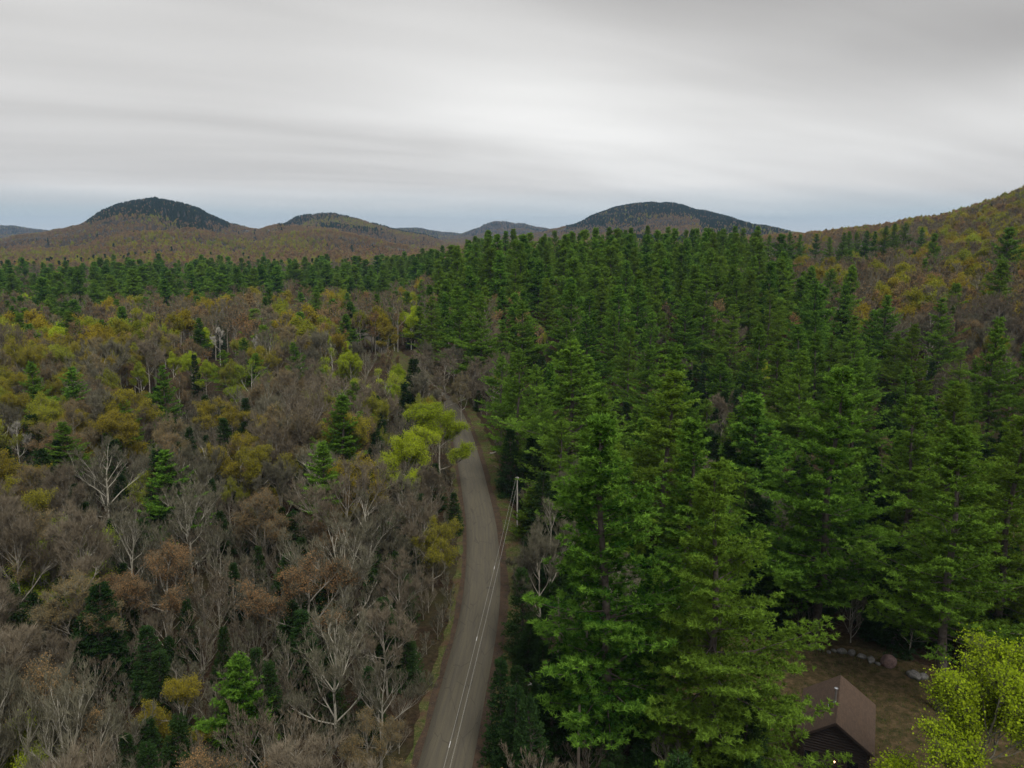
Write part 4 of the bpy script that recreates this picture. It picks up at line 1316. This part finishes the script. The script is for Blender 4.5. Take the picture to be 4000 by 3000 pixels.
def road_mat():
    def b(nt):
        g = nt.n('ShaderNodeNewGeometry').outputs['Position']
        uv = nt.n('ShaderNodeUVMap', uv_map='across').outputs[0]
        su = nt.n('ShaderNodeSeparateXYZ', {0: uv}).outputs
        n1 = nt.noise(g, 22.0, 3, 0.8); n2 = nt.noise(g, 0.5, 4, 0.6)
        st = nt.n('ShaderNodeCombineXYZ', {0: nt.math('MULTIPLY', su[0], 3.0), 1: nt.math('MULTIPLY', su[1], 0.10), 2: 0.0}).outputs[0]
        n3 = nt.noise(st, 1.0, 4, 0.6)
        c = nt.ramp(n1, [(0.3, (0.090, 0.077, 0.050)), (0.7, (0.138, 0.120, 0.080))])
        c = nt.mix(nt.ramp(n3, [(0.40, 0.0), (0.62, 0.6)]), c, (0.075, 0.066, 0.052))
        # broken tar lines and oil drops along the middle
        cr = nt.n('ShaderNodeTexVoronoi', {'Vector': nt.n('ShaderNodeCombineXYZ', {0: nt.math('MULTIPLY', su[0], 1.1), 1: nt.math('MULTIPLY', su[1], 0.16), 2: 0.0}).outputs[0], 'Scale': 1.0}, feature='DISTANCE_TO_EDGE').outputs[0]
        wob = nt.math('LESS_THAN', nt.math('ADD', cr, nt.math('MULTIPLY', n2, 0.03)), 0.028)
        c = nt.mix(nt.math('MULTIPLY', wob, 0.42), c, (0.03, 0.026, 0.022))
        dots = nt.math('GREATER_THAN', nt.noise(g, 3.2, 2, 0.5), 0.72)
        c = nt.mix(nt.math('MULTIPLY', dots, 0.5), c, (0.03, 0.027, 0.02))
        return nt.n('ShaderNodeBsdfPrincipled', {'Base Color': c, 'Roughness': 0.85, 'Specular IOR Level': 0.3}).outputs[0]
    return mat('worn asphalt', b)
rd = ribbon('road', [-HW - 0.02, -HW, -HW / 2, 0, HW / 2, HW, HW + 0.02], [-0.05, 0.05, 0.075, 0.085, 0.075, 0.05, -0.05], road_mat(), jag=0.0)
props(rd, None, None, None, 'structure')
def shoulder_mat():
    def b(nt):
        g = nt.n('ShaderNodeNewGeometry').outputs['Position']
        n1 = nt.noise(g, 7.0, 4, 0.7); n2 = nt.noise(g, 0.9, 4, 0.6)
        c = nt.ramp(n1, [(0.3, (0.022, 0.018, 0.014)), (0.6, (0.075, 0.055, 0.04)), (0.75, (0.17, 0.15, 0.13))])
        c = nt.mix(nt.ramp(n2, [(0.4, 0.0), (0.65, 0.8)]), c, (0.10, 0.066, 0.042))
        return nt.n('ShaderNodeBsdfDiffuse', {0: c}).outputs[0]
    return mat('gravel shoulder', b)
M_sh = shoulder_mat()
s1 = ribbon('gravel_shoulder', [-HW - 0.7, -HW - 0.3, HW + 0.3, HW + 1.1], 0.02, M_sh, jag=0.12)
props(s1, None, None, None, 'structure')
def verge_mat():
    def b(nt):
        g = nt.n('ShaderNodeNewGeometry').outputs['Position']
        n1 = nt.noise(g, 2.4, 5, 0.7); n2 = nt.noise(g, 0.35, 4, 0.6); n3 = nt.noise(g, 11, 2, .7)
        c = nt.ramp(n1, [(0.35, (0.03, 0.05, 0.012)), (0.55, (0.09, 0.10, 0.03)), (0.7, (0.20, 0.15, 0.085))])
        c = nt.mix(nt.ramp(n2, [(0.45, 0.0), (0.65, 1.0)]), c, (0.095, 0.058, 0.036))
        c = nt.mix(nt.ramp(n3, [(0.62, 0.0), (0.7, 0.8)]), c, (0.3, 0.25, 0.18))
        bp = nt.n('ShaderNodeBump', {'Height': n1, 'Strength': 0.7, 'Distance': 0.2}).outputs[0]
        return nt.n('ShaderNodeBsdfDiffuse', {0: c, 'Normal': bp}).outputs[0]
    return mat('grassy verge', b)
M_verge = verge_mat()
s2 = ribbon('grass_verge', [-HW - 1.5, -HW - 0.9, HW + 0.9, HW + 3.6], 0.012, M_verge, jag=0.25, seed=4)
props(s2, None, None, None, 'structure')

# lawn round the cabin
def lawn():
    rs = np.random.RandomState(8)
    n = 64
    th = np.linspace(0, 2 * np.pi, n, endpoint=False)
    rad = 15.5 * (1 + 0.10 * np.sin(3 * th + 1) + 0.05 * np.sin(7 * th))
    rings = [0, .2, .4, .6, .8, 1.0]
    V = []
    for k in rings[1:]:
        for t_, r__ in zip(th, rad):
            x = CABIN[0] + 1.25 * r__ * k * math.cos(t_); y = CABIN[1] + 4 + r__ * k * math.sin(t_)
            V.append((x, y, float(ground_z(x, y)) + 0.02))
    V.append((CABIN[0], CABIN[1] + 4, float(ground_z(CABIN[0], CABIN[1] + 4)) + 0.02))
    q_ = []
    for a in range(len(rings) - 2):
        for i in range(n):
            q_.append((a * n + i, a * n + (i + 1) % n, (a + 1) * n + (i + 1) % n, (a + 1) * n + i))
    tri = np.array([(len(V) - 1, (i + 1) % n, i) for i in range(n)])
    def lb(nt):
        g = nt.n('ShaderNodeNewGeometry').outputs['Position']
        n1 = nt.noise(g, 1.1, 6, 0.7); n2 = nt.noise(g, 6.0, 3, .7)
        c = nt.ramp(n1, [(0.35, (0.030, 0.034, 0.012)), (0.52, (0.075, 0.055, 0.028)), (0.68, (0.13, 0.09, 0.05))])
        c = nt.mix(nt.ramp(n2, [(0.62, 0.0), (0.72, 0.6)]), c, (0.17, 0.13, 0.08))
        return nt.n('ShaderNodeBsdfDiffuse', {0: c}).outputs[0]
    me = mesh_np('lawn', np.array(V), [np.array(q_), tri], [mat('brown lawn', lb)], smooth_=True)
    o = bpy.data.objects.new('lawn', me); link(o); props(o, None, None, None, 'structure')
lawn()

# ------------------------------------------------------------------ small builders
def bx(acc, c, sz, m=0, ax=(1, 0, 0), ay=(0, 1, 0), az_=(0, 0, 1), tone=0.5):
    c = np.array(c, float); ax = np.array(ax, float) * sz[0] / 2; ay = np.array(ay, float) * sz[1] / 2; az_ = np.array(az_, float) * sz[2] / 2
    V = np.array([c + i * ax + j * ay + k * az_ for i in (-1, 1) for j in (-1, 1) for k in (-1, 1)])
    Fq = np.array([(0, 1, 3, 2), (4, 6, 7, 5), (0, 4, 5, 1), (2, 3, 7, 6), (0, 2, 6, 4), (1, 5, 7, 3)])
    acc.add(V, Fq, m, tone)

def pipe(acc, pts, radii, k=10, m=0, cap=True):
    pts = np.array(pts, float)
    tubes(acc, pts[:-1], pts[1:], np.array(radii[:-1], float), np.array(radii[1:], float), k, m)
    if cap:
        for p, q_, r__ in ((pts[0], pts[1], radii[0]), (pts[-1], pts[-2], radii[-1])):
            d = unit((q_ - p)[None]); a_, b_ = frame(d)
            th = np.arange(k) * 2 * np.pi / k
            V = p + (np.cos(th)[:, None] * a_ + np.sin(th)[:, None] * b_) * r__
            acc.add(V, np.arange(k)[None], m, 0.5)

def part(name, acc, mats, parent, label=None):
    o = bpy.data.objects.new(name, acc.mesh(name, mats)); link(o, parent)
    if label:
        o['label'] = label
    return o
def root(name, loc, rz, label, cat, group=None):
    o = bpy.data.objects.new(name, None); link(o)
    o.location = loc; o.rotation_euler = (0, 0, rz)
    return props(o, label, cat, group)
def plain(name, col, rough=0.7, metal=0.0, var=0.25, scale=4.0):
    def b(nt):
        g = nt.n('ShaderNodeTexCoord').outputs['Object']
        n = nt.noise(g, scale, 5, 0.65)
        c = nt.mix(nt.ramp(n, [(0.3, 0.0), (0.7, 1.0)]), tuple(x * (1 - var) for x in col), tuple(min(1, x * (1 + var)) for x in col))
        bp = nt.n('ShaderNodeBump', {'Height': n, 'Strength': 0.3, 'Distance': 0.02}).outputs[0]
        return nt.n('ShaderNodeBsdfPrincipled', {'Base Color': c, 'Roughness': rough, 'Metallic': metal, 'Normal': bp}).outputs[0]
    return mat(name, b)

# ------------------------------------------------------------------ cabin
def shingle_mat():
    def b(nt):
        uv = nt.n('ShaderNodeTexCoord').outputs['Object']
        br = nt.n('ShaderNodeTexBrick', {'Vector': nt.n('ShaderNodeVectorRotate', {'Vector': uv, 'Angle': math.radians(90)}).outputs[0], 'Color1': (0.090, 0.055, 0.032, 1), 'Color2': (0.055, 0.033, 0.020, 1), 'Mortar': (0.03, 0.018, 0.016, 1), 'Scale': 1.0, 'Mortar Size': 0.012, 'Bias': 0.0, 'Brick Width': 0.32, 'Row Height': 0.14})
        n = nt.noise(uv, 1.3, 4, 0.6)
        c = nt.mix(nt.math('MULTIPLY', n, 0.5), br.outputs[0], (0.11, 0.07, 0.042))
        bp = nt.n('ShaderNodeBump', {'Height': br.outputs[1], 'Strength': 0.5, 'Distance': 0.02}).outputs[0]
        return nt.n('ShaderNodeBsdfPrincipled', {'Base Color': c, 'Roughness': 0.9, 'Normal': bp}).outputs[0]
    return mat('brown shingles', b)
def log_mat():
    def b(nt):
        uv = nt.n('ShaderNodeTexCoord').outputs['Object']
        wv = nt.n('ShaderNodeTexNoise', {'Vector': nt.n('ShaderNodeMapping', {'Vector': uv, 'Scale': (0.6, 0.6, 14.0)}).outputs[0], 'Scale': 1.5, 'Detail': 4.0}).outputs[0]
        c = nt.mix(wv, (0.010, 0.006, 0.004), (0.030, 0.015, 0.009))
        return nt.n('ShaderNodeBsdfPrincipled', {'Base Color': c, 'Roughness': 0.7}).outputs[0]
    return mat('dark stained logs', b)
M_shing = shingle_mat(); M_log = log_mat()
M_trim = plain('dark trim', (0.03, 0.018, 0.012)); M_frame = plain('brown window frame', (0.05, 0.035, 0.028))
M_steel = plain('galvanised steel', (0.55, 0.55, 0.56), 0.35, 0.9, 0.15)
M_white = plain('white plastic', (0.75, 0.73, 0.70), 0.6)
def glass_b(nt):
    return nt.n('ShaderNodeBsdfPrincipled', {'Base Color': (0.01, 0.012, 0.014, 1), 'Roughness': 0.08}).outputs[0]
M_glass = mat('dark window glass', glass_b)
def cabin():
    fx, fy = 29.8, 65.3
    R_ = root('log_cabin', (fx, fy, 0), math.radians(-25), 'small dark log cabin with brown shingled gable roof in the clearing', 'cabin')
    W, L, ez, rz = 5.9, 8.8, 3.15, 5.55
    a = Acc()       # walls: round logs, courses butted at the corners
    n = 11
    wy0, wy1 = 0.55, L - 0.55
    for i in range(n):
        z = 0.14 + i * 0.27
        r_l = 0.15
        for y in (wy0, wy1):
            pipe(a, [(-W / 2 + 0.1 - 0.25, y, z), (W / 2 - 0.1 + 0.25, y, z)], [r_l, r_l], 10)
        for x in (-W / 2 + 0.15, W / 2 - 0.15):
            pipe(a, [(x, wy0 - 0.25, z + 0.135), (x, wy1 + 0.25, z + 0.135)], [r_l, r_l], 10)
    k = 0
    z = 0.14 + n * 0.27
    while z < rz - 0.35:                          # gable logs
        hw = (rz - 0.15 - z) / (rz - ez) * (W / 2 + 0.35) - 0.2
        for y in (wy0, wy1):
            pipe(a, [(-hw, y, z), (hw, y, z)], [0.15, 0.15], 10)
        z += 0.27
    part('wall', a, [M_log], R_)
    a = Acc()
    hw = W / 2 + 0.45
    sl = math.atan2(rz - ez, hw); ln = math.hypot(rz - ez, hw)
    for sg in (-1, 1):
        axv = (sg * math.cos(sl), 0, -math.sin(sl)); azv = (sg * math.sin(sl), 0, math.cos(sl))
        cx = np.array([0, L / 2, rz + 0.06]) + np.array(axv) * (ln / 2 + 0.01)
        bx(a, cx, (ln, L, 0.14), 0, axv, (0, 1, 0), azv)
    part('roof', a, [M_shing], R_)
    a = Acc()       # ridge cap shingles
    for sg in (-1, 1):
        axv = np.array((sg * math.cos(sl), 0, -math.sin(sl))); azv = np.array((sg * math.sin(sl), 0, math.cos(sl)))
        for i in range(29):
            y = 0.16 + i * 0.30
            bx(a, np.array([0, y, rz + 0.135]) + axv * 0.085 + azv * (0.012 + 0.004 * (i % 2)), (0.16, 0.285, 0.02), 0, axv, (0, 1, 0), azv)
    part('ridge_cap', a, [M_shing], R_)
    a = Acc()       # barge boards and fascia
    for y in (-0.02, L + 0.02):
        for sg in (-1, 1):
            axv = np.array((sg * math.cos(sl), 0, -math.sin(sl))); azv = np.array((sg * math.sin(sl), 0, math.cos(sl)))
            bx(a, np.array([0, y, rz + 0.02]) + axv * (ln / 2 + 0.012) - azv * 0.03, (ln, 0.035, 0.2), 0, axv, (0, 1, 0), azv)
    part('barge_board', a, [M_trim], R_)
    a = Acc(); bx(a, (-0.9, wy0 - 0.16, 1.05), (0.9, 0.06, 2.0)); d = part('door', a, [M_trim], R_)
    a = Acc(); bx(a, (-0.58, wy0 - 0.22, 1.0), (0.05, 0.08, 0.05)); part('handle', a, [M_steel], d)
    for wx, ww in ((-2.1, 0.8), (1.7, 1.0)):
        a = Acc(); bx(a, (wx, wy0 - 0.14, 1.45), (ww, 0.05, 0.95)); wd = part('window', a, [M_glass], R_)
        a = Acc()
        for sg in (-1, 1):
            bx(a, (wx + sg * (ww / 2 + 0.035), wy0 - 0.17, 1.45), (0.07, 0.08, 1.09))
            bx(a, (wx, wy0 - 0.17, 1.45 + sg * 0.51), (ww, 0.078, 0.07))
        part('frame', a, [M_frame], wd)
    # stove pipe on the near slope, found from where it pierces the roof
    cs, sn = math.cos(math.radians(-25)), math.sin(math.radians(-25))
    def to_local(p):
        x, y = p[0] - fx, p[1] - fy
        return x * cs + y * sn, -x * sn + y * cs
    px_l, py_l = to_local(at(834.7, 707.5, 4.9))
    zr = rz + 0.1 - abs(px_l) * math.tan(sl)
    a = Acc(); pipe(a, [(px_l, py_l, zr - 0.1), (px_l, py_l, zr + 1.35)], [0.10, 0.10], 14)
    ch = part('chimney_pipe', a, [M_steel], R_)
    a = Acc(); pipe(a, [(px_l, py_l, zr + 1.36), (px_l, py_l, zr + 1.41), (px_l, py_l, zr + 1.5), (px_l, py_l, zr + 1.56)], [0.12, 0.19, 0.19, 0.06], 16); part('rain_cap', a, [M_steel], ch)
    a = Acc(); pipe(a, [(px_l, py_l, zr - 0.08), (px_l, py_l, zr + 0.16)], [0.22, 0.12], 14); part('flashing', a, [M_steel], ch)
    vx, vy = to_local(at(828.3, 713, 4.6))
    zr = rz + 0.1 - abs(vx) * math.tan(sl)
    a = Acc(); pipe(a, [(vx, vy, zr - 0.08), (vx, vy, zr + 0.42)], [0.06, 0.06], 12); part('vent_pipe', a, [M_white], R_)
    # lit lamp by the door
    a = Acc(); bx(a, (0.15, wy0 - 0.18, 1.52), (0.12, 0.06, 0.2)); lp = part('wall_lamp', a, [M_trim], R_)
    def glow(nt):
        return nt.n('ShaderNodeEmission', {0: (1.0, 0.62, 0.32, 1), 1: 9.0}).outputs[0]
    a = Acc(); pipe(a, [(0.15, wy0 - 0.27, 1.41), (0.15, wy0 - 0.27, 1.46), (0.15, wy0 - 0.27, 1.53), (0.15, wy0 - 0.27, 1.57)], [0.03, 0.07, 0.07, 0.03], 12); part('bulb', a, [mat('lamp glow', glow)], lp)
    # gravel-free plinth
    a = Acc(); bx(a, (0, L / 2, -0.12), (W - 0.1, L - 1.0, 0.26)); part('foundation', a, [M_stone], R_)

def stone_mat():
    def b(nt):
        g = nt.n('ShaderNodeTexCoord').outputs['Object']
        oi = nt.n('ShaderNodeObjectInfo').outputs['Random']
        n = nt.noise(g, 3.0, 6, 0.7); n2 = nt.noise(g, 1.1, 3, 0.5)
        c = nt.ramp(n, [(0.3, (0.07, 0.065, 0.06)), (0.6, (0.20, 0.19, 0.175)), (0.75, (0.34, 0.33, 0.30))])
        c = nt.mix(nt.ramp(n2, [(0.5, 0.0), (0.65, 0.5)]), c, (0.05, 0.06, 0.025))
        bp = nt.n('ShaderNodeBump', {'Height': n, 'Strength': 0.6, 'Distance': 0.06}).outputs[0]
        return nt.n('ShaderNodeBsdfDiffuse', {0: c, 'Normal': bp}).outputs[0]
    return mat('grey fieldstone', b)
M_stone = stone_mat()
def pink_b(nt):
    g = nt.n('ShaderNodeTexCoord').outputs['Object']
    n = nt.noise(g, 2.5, 6, 0.7)
    c = nt.ramp(n, [(0.3, (0.09, 0.06, 0.055)), (0.7, (0.22, 0.15, 0.135))])
    return nt.n('ShaderNodeBsdfDiffuse', {0: c}).outputs[0]
M_pink = mat('pink granite', pink_b)
cabin()

def boulder(x, y, sx, sy, sz, rz, label, seed, m):
    import bmesh
    bm = bmesh.new(); bmesh.ops.create_icosphere(bm, subdivisions=3, radius=1.0)
    rs = np.random.RandomState(seed)
    planes = [(unit(rs.randn(1, 3))[0], rs.uniform(0.62, 0.9)) for _ in range(9)]
    for v_ in bm.verts:
        p = np.array(v_.co)
        for nrm, dd in planes:
            e_ = float(p @ nrm) - dd
            if e_ > 0:
                p = p - nrm * e_ * 0.85
        p = p * (1 + 0.04 * math.sin(5 * p[0] + seed) * math.cos(4 * p[1]))
        v_.co = p * np.array([sx, sy, sz])
    me = bpy.data.meshes.new('boulder'); bm.to_mesh(me); bm.free()
    me.materials.append(m)
    for p in me.polygons:
        p.use_smooth = True
    o = bpy.data.objects.new('boulder', me); link(o)
    o.location = (x, y, float(ground_z(x, y)) + sz * 0.45); o.rotation_euler = (0, 0, rz)
    props(o, label, 'boulder', 'stone row at the edge of the lawn')
ST = [(36.55, 88.6, .45, .32, 'small pale stone at the pine trunk end of the stone row'), (37.46, 89.1, .32, .28, 'small whitish stone, second from the pine trunk end'),
      (37.4, 88.2, .30, .2, 'low stone just in front of the small whitish one'), (38.32, 87.5, .34, .25, 'small stone alone in the gap of the stone row'),
      (39.1, 87.9, .40, .25, 'flat stone touching the first of the larger grey stones'), (39.9, 87.5, .62, .42, 'broad mossy grey stone in the middle of the row'),
      (40.95, 87.2, .55, .4, 'rounded grey stone beside the broad mossy one'), (41.85, 86.5, .6, .3, 'long low dark stone past the rounded grey one'),
      (42.5, 85.5, .62, .48, 'pale rounded stone next to the great pinkish boulder'), (43.1, 84.9, .35, .25, 'small stone wedged against the great pinkish boulder'),
      (44.2, 84.7, 1.05, .95, 'great pinkish boulder, largest of the stone row'), (46.0, 82.3, .9, .5, 'flat topped grey boulder beside the lime tree'),
      (46.9, 82.0, .6, .45, 'grey stone behind the flat topped boulder'), (41.3, 87.6, .35, .25, 'mossy stone tucked behind the row')]
for i, (x, y, a_, h_, lab) in enumerate(ST):
    boulder(x, y, a_, a_ * 0.8, h_, i * 1.3, lab, 40 + i, M_pink if 'pinkish' in lab and 'great' in lab and a_ > 1 else M_stone)

# ------------------------------------------------------------------ poles and wires
M_pole = plain('weathered pole wood', (0.20, 0.165, 0.125), 0.9, 0, 0.3, 2.0)
M_pale = plain('bleached wood', (0.42, 0.39, 0.34), 0.9, 0, 0.3, 2.0)
M_wire = plain('aluminium wire', (0.50, 0.48, 0.43), 0.5, 0.3, 0.1)
def pole(x, y, H, r__, label, m, arms=True, lean=(0, 0)):
    g = float(ground_z(x, y))
    R_ = root('utility_pole', (x, y, g), 0, label, 'utility pole', 'roadside poles')
    a = Acc(); pipe(a, [(0, 0, -0.3), (lean[0] * .5, lean[1] * .5, H / 2), (lean[0], lean[1], H)], [r__, r__ * .85, r__ * .7], 12); part('shaft', a, [m], R_)
    if arms:
        for sx in (-0.22, 0.22):
            a = Acc(); pipe(a, [(lean[0] + sx, lean[1], H - 0.25), (lean[0] + sx, lean[1], H - 0.05)], [0.05, 0.04], 8); part('insulator', a, [M_white], R_)
    return g
pole(5.95, 62.9, 9.0, 0.16, 'plain weathered pole without crossarm beside the front pine', M_pole, False)
pole(0.9, 129.0, 9.0, 0.13, 'pale leaning pole carrying the wires at the road bend', M_pale, True)
pole(-9.0, 12.0, 9.0, 0.14, 'wooden pole below the viewpoint carrying the near wire ends', M_pole, True)
pp = at(398.5, 331)
pole(pp[0], pp[1], 9.5, 0.22, 'thin pale pole in the far road clearing', M_pale, True)
def wire(p, q_, sag, r__, label):
    n = 40
    t = np.linspace(0, 1, n + 1)[:, None]
    pts = np.array(p) * (1 - t) + np.array(q_) * t
    pts[:, 2] -= sag * 4 * t[:, 0] * (1 - t[:, 0])
    a = Acc(); tubes(a, pts[:-1], pts[1:], r__, r__, 6, 0)
    o = bpy.data.objects.new('overhead_wire', a.mesh('overhead_wire', [M_wire])); link(o)
    props(o, label, 'wire', 'wires along the road')
    return pts
w1 = wire((-9.22, 12.0, 8.85), (0.68, 129.0, 8.85), 1.1, 0.011, 'brighter overhead wire with metal sleeves above the road')
wire((-8.78, 12.0, 8.85), (1.12, 129.0, 8.85), 1.3, 0.009, 'thinner overhead wire running beside the sleeved one')
wire((-9.0, 12.0, 7.6), (0.9, 129.0, 7.6), 1.2, 0.005, 'faint lowest wire under the pair above the road')
g2 = at(470, 405, 8.0)
def sleeves():
    for f_ in (0.40, 0.55, 0.72):
        i = int(f_ * 40); a = Acc()
        tubes(a, w1[i][None], (w1[i] + (w1[i + 1] - w1[i]) * 0.28)[None], 0.03, 0.03, 8, 0)
        o = bpy.data.objects.new('wire_sleeve', a.mesh('wire_sleeve', [M_white])); link(o)
        props(o, ['bright metal sleeve on the wire nearest the frame bottom', 'bright metal sleeve in the middle of the wire', 'bright metal sleeve on the wire closest to the road bend'][(0.40, 0.55, 0.72).index(f_)], 'wire sleeve', 'sleeves on the wire')
sleeves()

# ------------------------------------------------------------------ fallen wood, snags
M_barkdark = plain('dead brown wood', (0.16, 0.11, 0.08), 0.9, 0, 0.35, 3.0)
def log(c0, r0, c1, r1, rad, label, m, branches=0, seed=1):
    p = at(c0, r0, 0.25 if branches == 0 else 0.35); q_ = at(c1, r1, 0.25)
    mid_ = (p + q_) / 2; rs = np.random.RandomState(seed)
    p = p - mid_; q_ = q_ - mid_
    a = Acc()
    t = np.linspace(0, 1, 7)[:, None]
    pts = p * (1 - t) + q_ * t + np.concatenate([[[0, 0, 0]], rs.randn(5, 3) * 0.06, [[0, 0, 0]]])
    pipe(a, pts, list(np.linspace(rad, rad * 0.55, 7)), 9)
    for i in range(branches):
        b = pts[1 + i % 5]; d = unit(rs.randn(1, 3) + np.array([[0, 0, 0.6]]))[0] * rs.uniform(0.8, 2.2)
        pipe(a, [b, b + d * 0.5 + rs.randn(3) * 0.1, b + d], [rad * 0.35, rad * 0.22, 0.01], 6)
    o = bpy.data.objects.new('fallen_log', a.mesh('fallen_log', [m])); link(o)
    o.location = tuple(mid_); props(o, label, 'log', 'fallen wood along the verge')
def z6(x, y): return ((1300 + x * .5425) / 3.906, (1400 + y * .5425) / 3.906)
def z7(x, y): return ((1500 + x * .5425) / 3.906, (2100 + y * .5425) / 3.906)
log(*z6(1132, 683), *z6(1175, 674), 0.15, 'short pale log on the leaf litter bank, farthest along', M_pale)
log(*z6(1163, 777), *z6(1203, 795), 0.13, 'thin brown log below the farthest pale one', M_barkdark)
log(*z6(1248, 845), *z6(1330, 905), 0.16, 'branched fallen limb at the foot of the pale leaning pole', M_barkdark, 7, 3)
log(*z6(1215, 912), *z6(1335, 915), 0.09, 'forked grey branch lying across the branched limb', M_pale, 4, 5)
log(*z7(1080, 1415), *z7(1140, 1700), 0.17, 'mottled pale log lying near the bottom of the verge', M_pale, 0, 6)
log(*z7(1035, 1062), *z7(1200, 1035), 0.12, 'fallen pale trunk leaning in the shade under the hardwood', M_pale, 2, 7)
def snag(c, r, base_r, H, rad, label, seed):
    b = at(c, base_r, 0.0); rs = np.random.RandomState(seed)
    R_ = root('dead_snag', tuple(b), 0, label, 'dead tree', 'dead trunks by the road')
    a = Acc(); n = 8
    pts = np.stack([np.cumsum(rs.randn(n) * 0.05), np.cumsum(rs.randn(n) * 0.05), np.linspace(-0.2, H, n)], 1)
    pipe(a, pts, list(np.linspace(rad, rad * 0.6, n)), 10)
    for i in range(16):
        t_ = rs.uniform(0.35, 1); z_ = H * t_; ph = rs.rand() * 6.28; L_ = rs.uniform(0.6, 2.0)
        b0 = np.array([np.interp(z_, pts[:, 2], pts[:, 0]), np.interp(z_, pts[:, 2], pts[:, 1]), z_])
        pipe(a, [b0, b0 + np.array([math.cos(ph), math.sin(ph), -0.1]) * L_ * .6, b0 + np.array([math.cos(ph + .3), math.sin(ph + .3), -0.5]) * L_], [0.03, 0.018, 0.005], 5, cap=False)
    part('trunk', a, [M_pole], R_)
snag(589.5, 660, 760, 10.6, 0.2, 'broken topped dead trunk under the front pine', 3)
snag(586, 650, 742, 12.5, 0.15, 'thinner dead trunk beside the broken topped one', 4)
snag(556, 610, 735, 15, 0.19, 'tall bare grey trunk at the edge of the verge', 5)

# ------------------------------------------------------------------ grass and dry stems on verge and lawn
def grass():
    rs = np.random.RandomState(12); a = Acc()
    tang = np.gradient(RL, axis=0); tang /= np.linalg.norm(tang, axis=1)[:, None]; nrm = np.stack([tang[:, 1], -tang[:, 0]], 1)
    n = 26000
    i = rs.randint(40, 215, n)
    off = np.where(rs.rand(n) < 0.72, rs.uniform(3.4, 6.2, n), -rs.uniform(3.3, 4.6, n))
    p = RL[i] + nrm[i] * off[:, None] + rs.randn(n, 2) * 0.35
    m_ = 16000; th = rs.rand(m_) * 6.283; rr = 15.0 * np.sqrt(rs.rand(m_))
    p2 = np.stack([CABIN[0] + 1.25 * rr * np.cos(th), CABIN[1] + 4 + rr * np.sin(th)], 1)
    lx = (p2[:, 0] - 29.8) * math.cos(math.radians(-25)) + (p2[:, 1] - 65.3) * math.sin(math.radians(-25))
    ly = -(p2[:, 0] - 29.8) * math.sin(math.radians(-25)) + (p2[:, 1] - 65.3) * math.cos(math.radians(-25))
    p2 = p2[~((np.abs(lx) < 3.2) & (ly > 0.2) & (ly < 8.8))]
    clump = fnoise(np.concatenate([p[:, 0], p2[:, 0]]), np.concatenate([p[:, 1], p2[:, 1]]), 2.2, 3)
    q_ = np.concatenate([p, p2])[clump > -0.08]
    z = ground_z(q_[:, 0], q_[:, 1])
    P3 = np.stack([q_[:, 0], q_[:, 1], z], 1)
    D = unit(rs.randn(len(q_), 3) * 0.45 + np.array([[0, 0, 1.0]]))
    Wv = unit(np.cross(D, rdir(rs, len(q_))))
    blades(a, P3, D, Wv, rs.uniform(0.1, 0.38, len(q_)), 0.05, 0, rs.rand(len(q_)) ** 1.5)
    M_gr = foliage_mat('grass blades', (0.03, 0.085, 0.012), (0.22, 0.20, 0.07), (0.1, 0.1, 0.03), 0.2)
    o = bpy.data.objects.new('grass', a.mesh('grass', [M_gr])); link(o)
    props(o, 'short green and straw grass on the verge and round the cabin', 'grass', None, 'stuff')
grass()

# ------------------------------------------------------------------ air
def haze():
    a = Acc(); x = 9300.0
    zlo, zhi = -75.0, 215.0
    bx(a, (0, 0, (zlo + zhi) / 2), (2 * x, 2 * x, zhi - zlo))
    def b(nt):
        pv = nt.n('ShaderNodeVolumePrincipled', {'Color': (0.45, 0.66, 0.95, 1), 'Density': HAZE_DENSITY})
        return pv.outputs[0]
    m = bpy.data.materials.new('air'); m.use_nodes = True
    nt = NT(m.node_tree); o_ = nt.n('ShaderNodeOutputMaterial'); nt.t.links.new(b(nt), o_.inputs['Volume'])
    o = bpy.data.objects.new('haze', a.mesh('haze', [m])); link(o)
    props(o, 'thin bluish haze over the far hills', 'haze', None, 'stuff')
haze()
zs_ = [v.co.z for v in bpy.data.objects['ground'].data.vertices]
print('ground z', min(zs_), max(zs_))
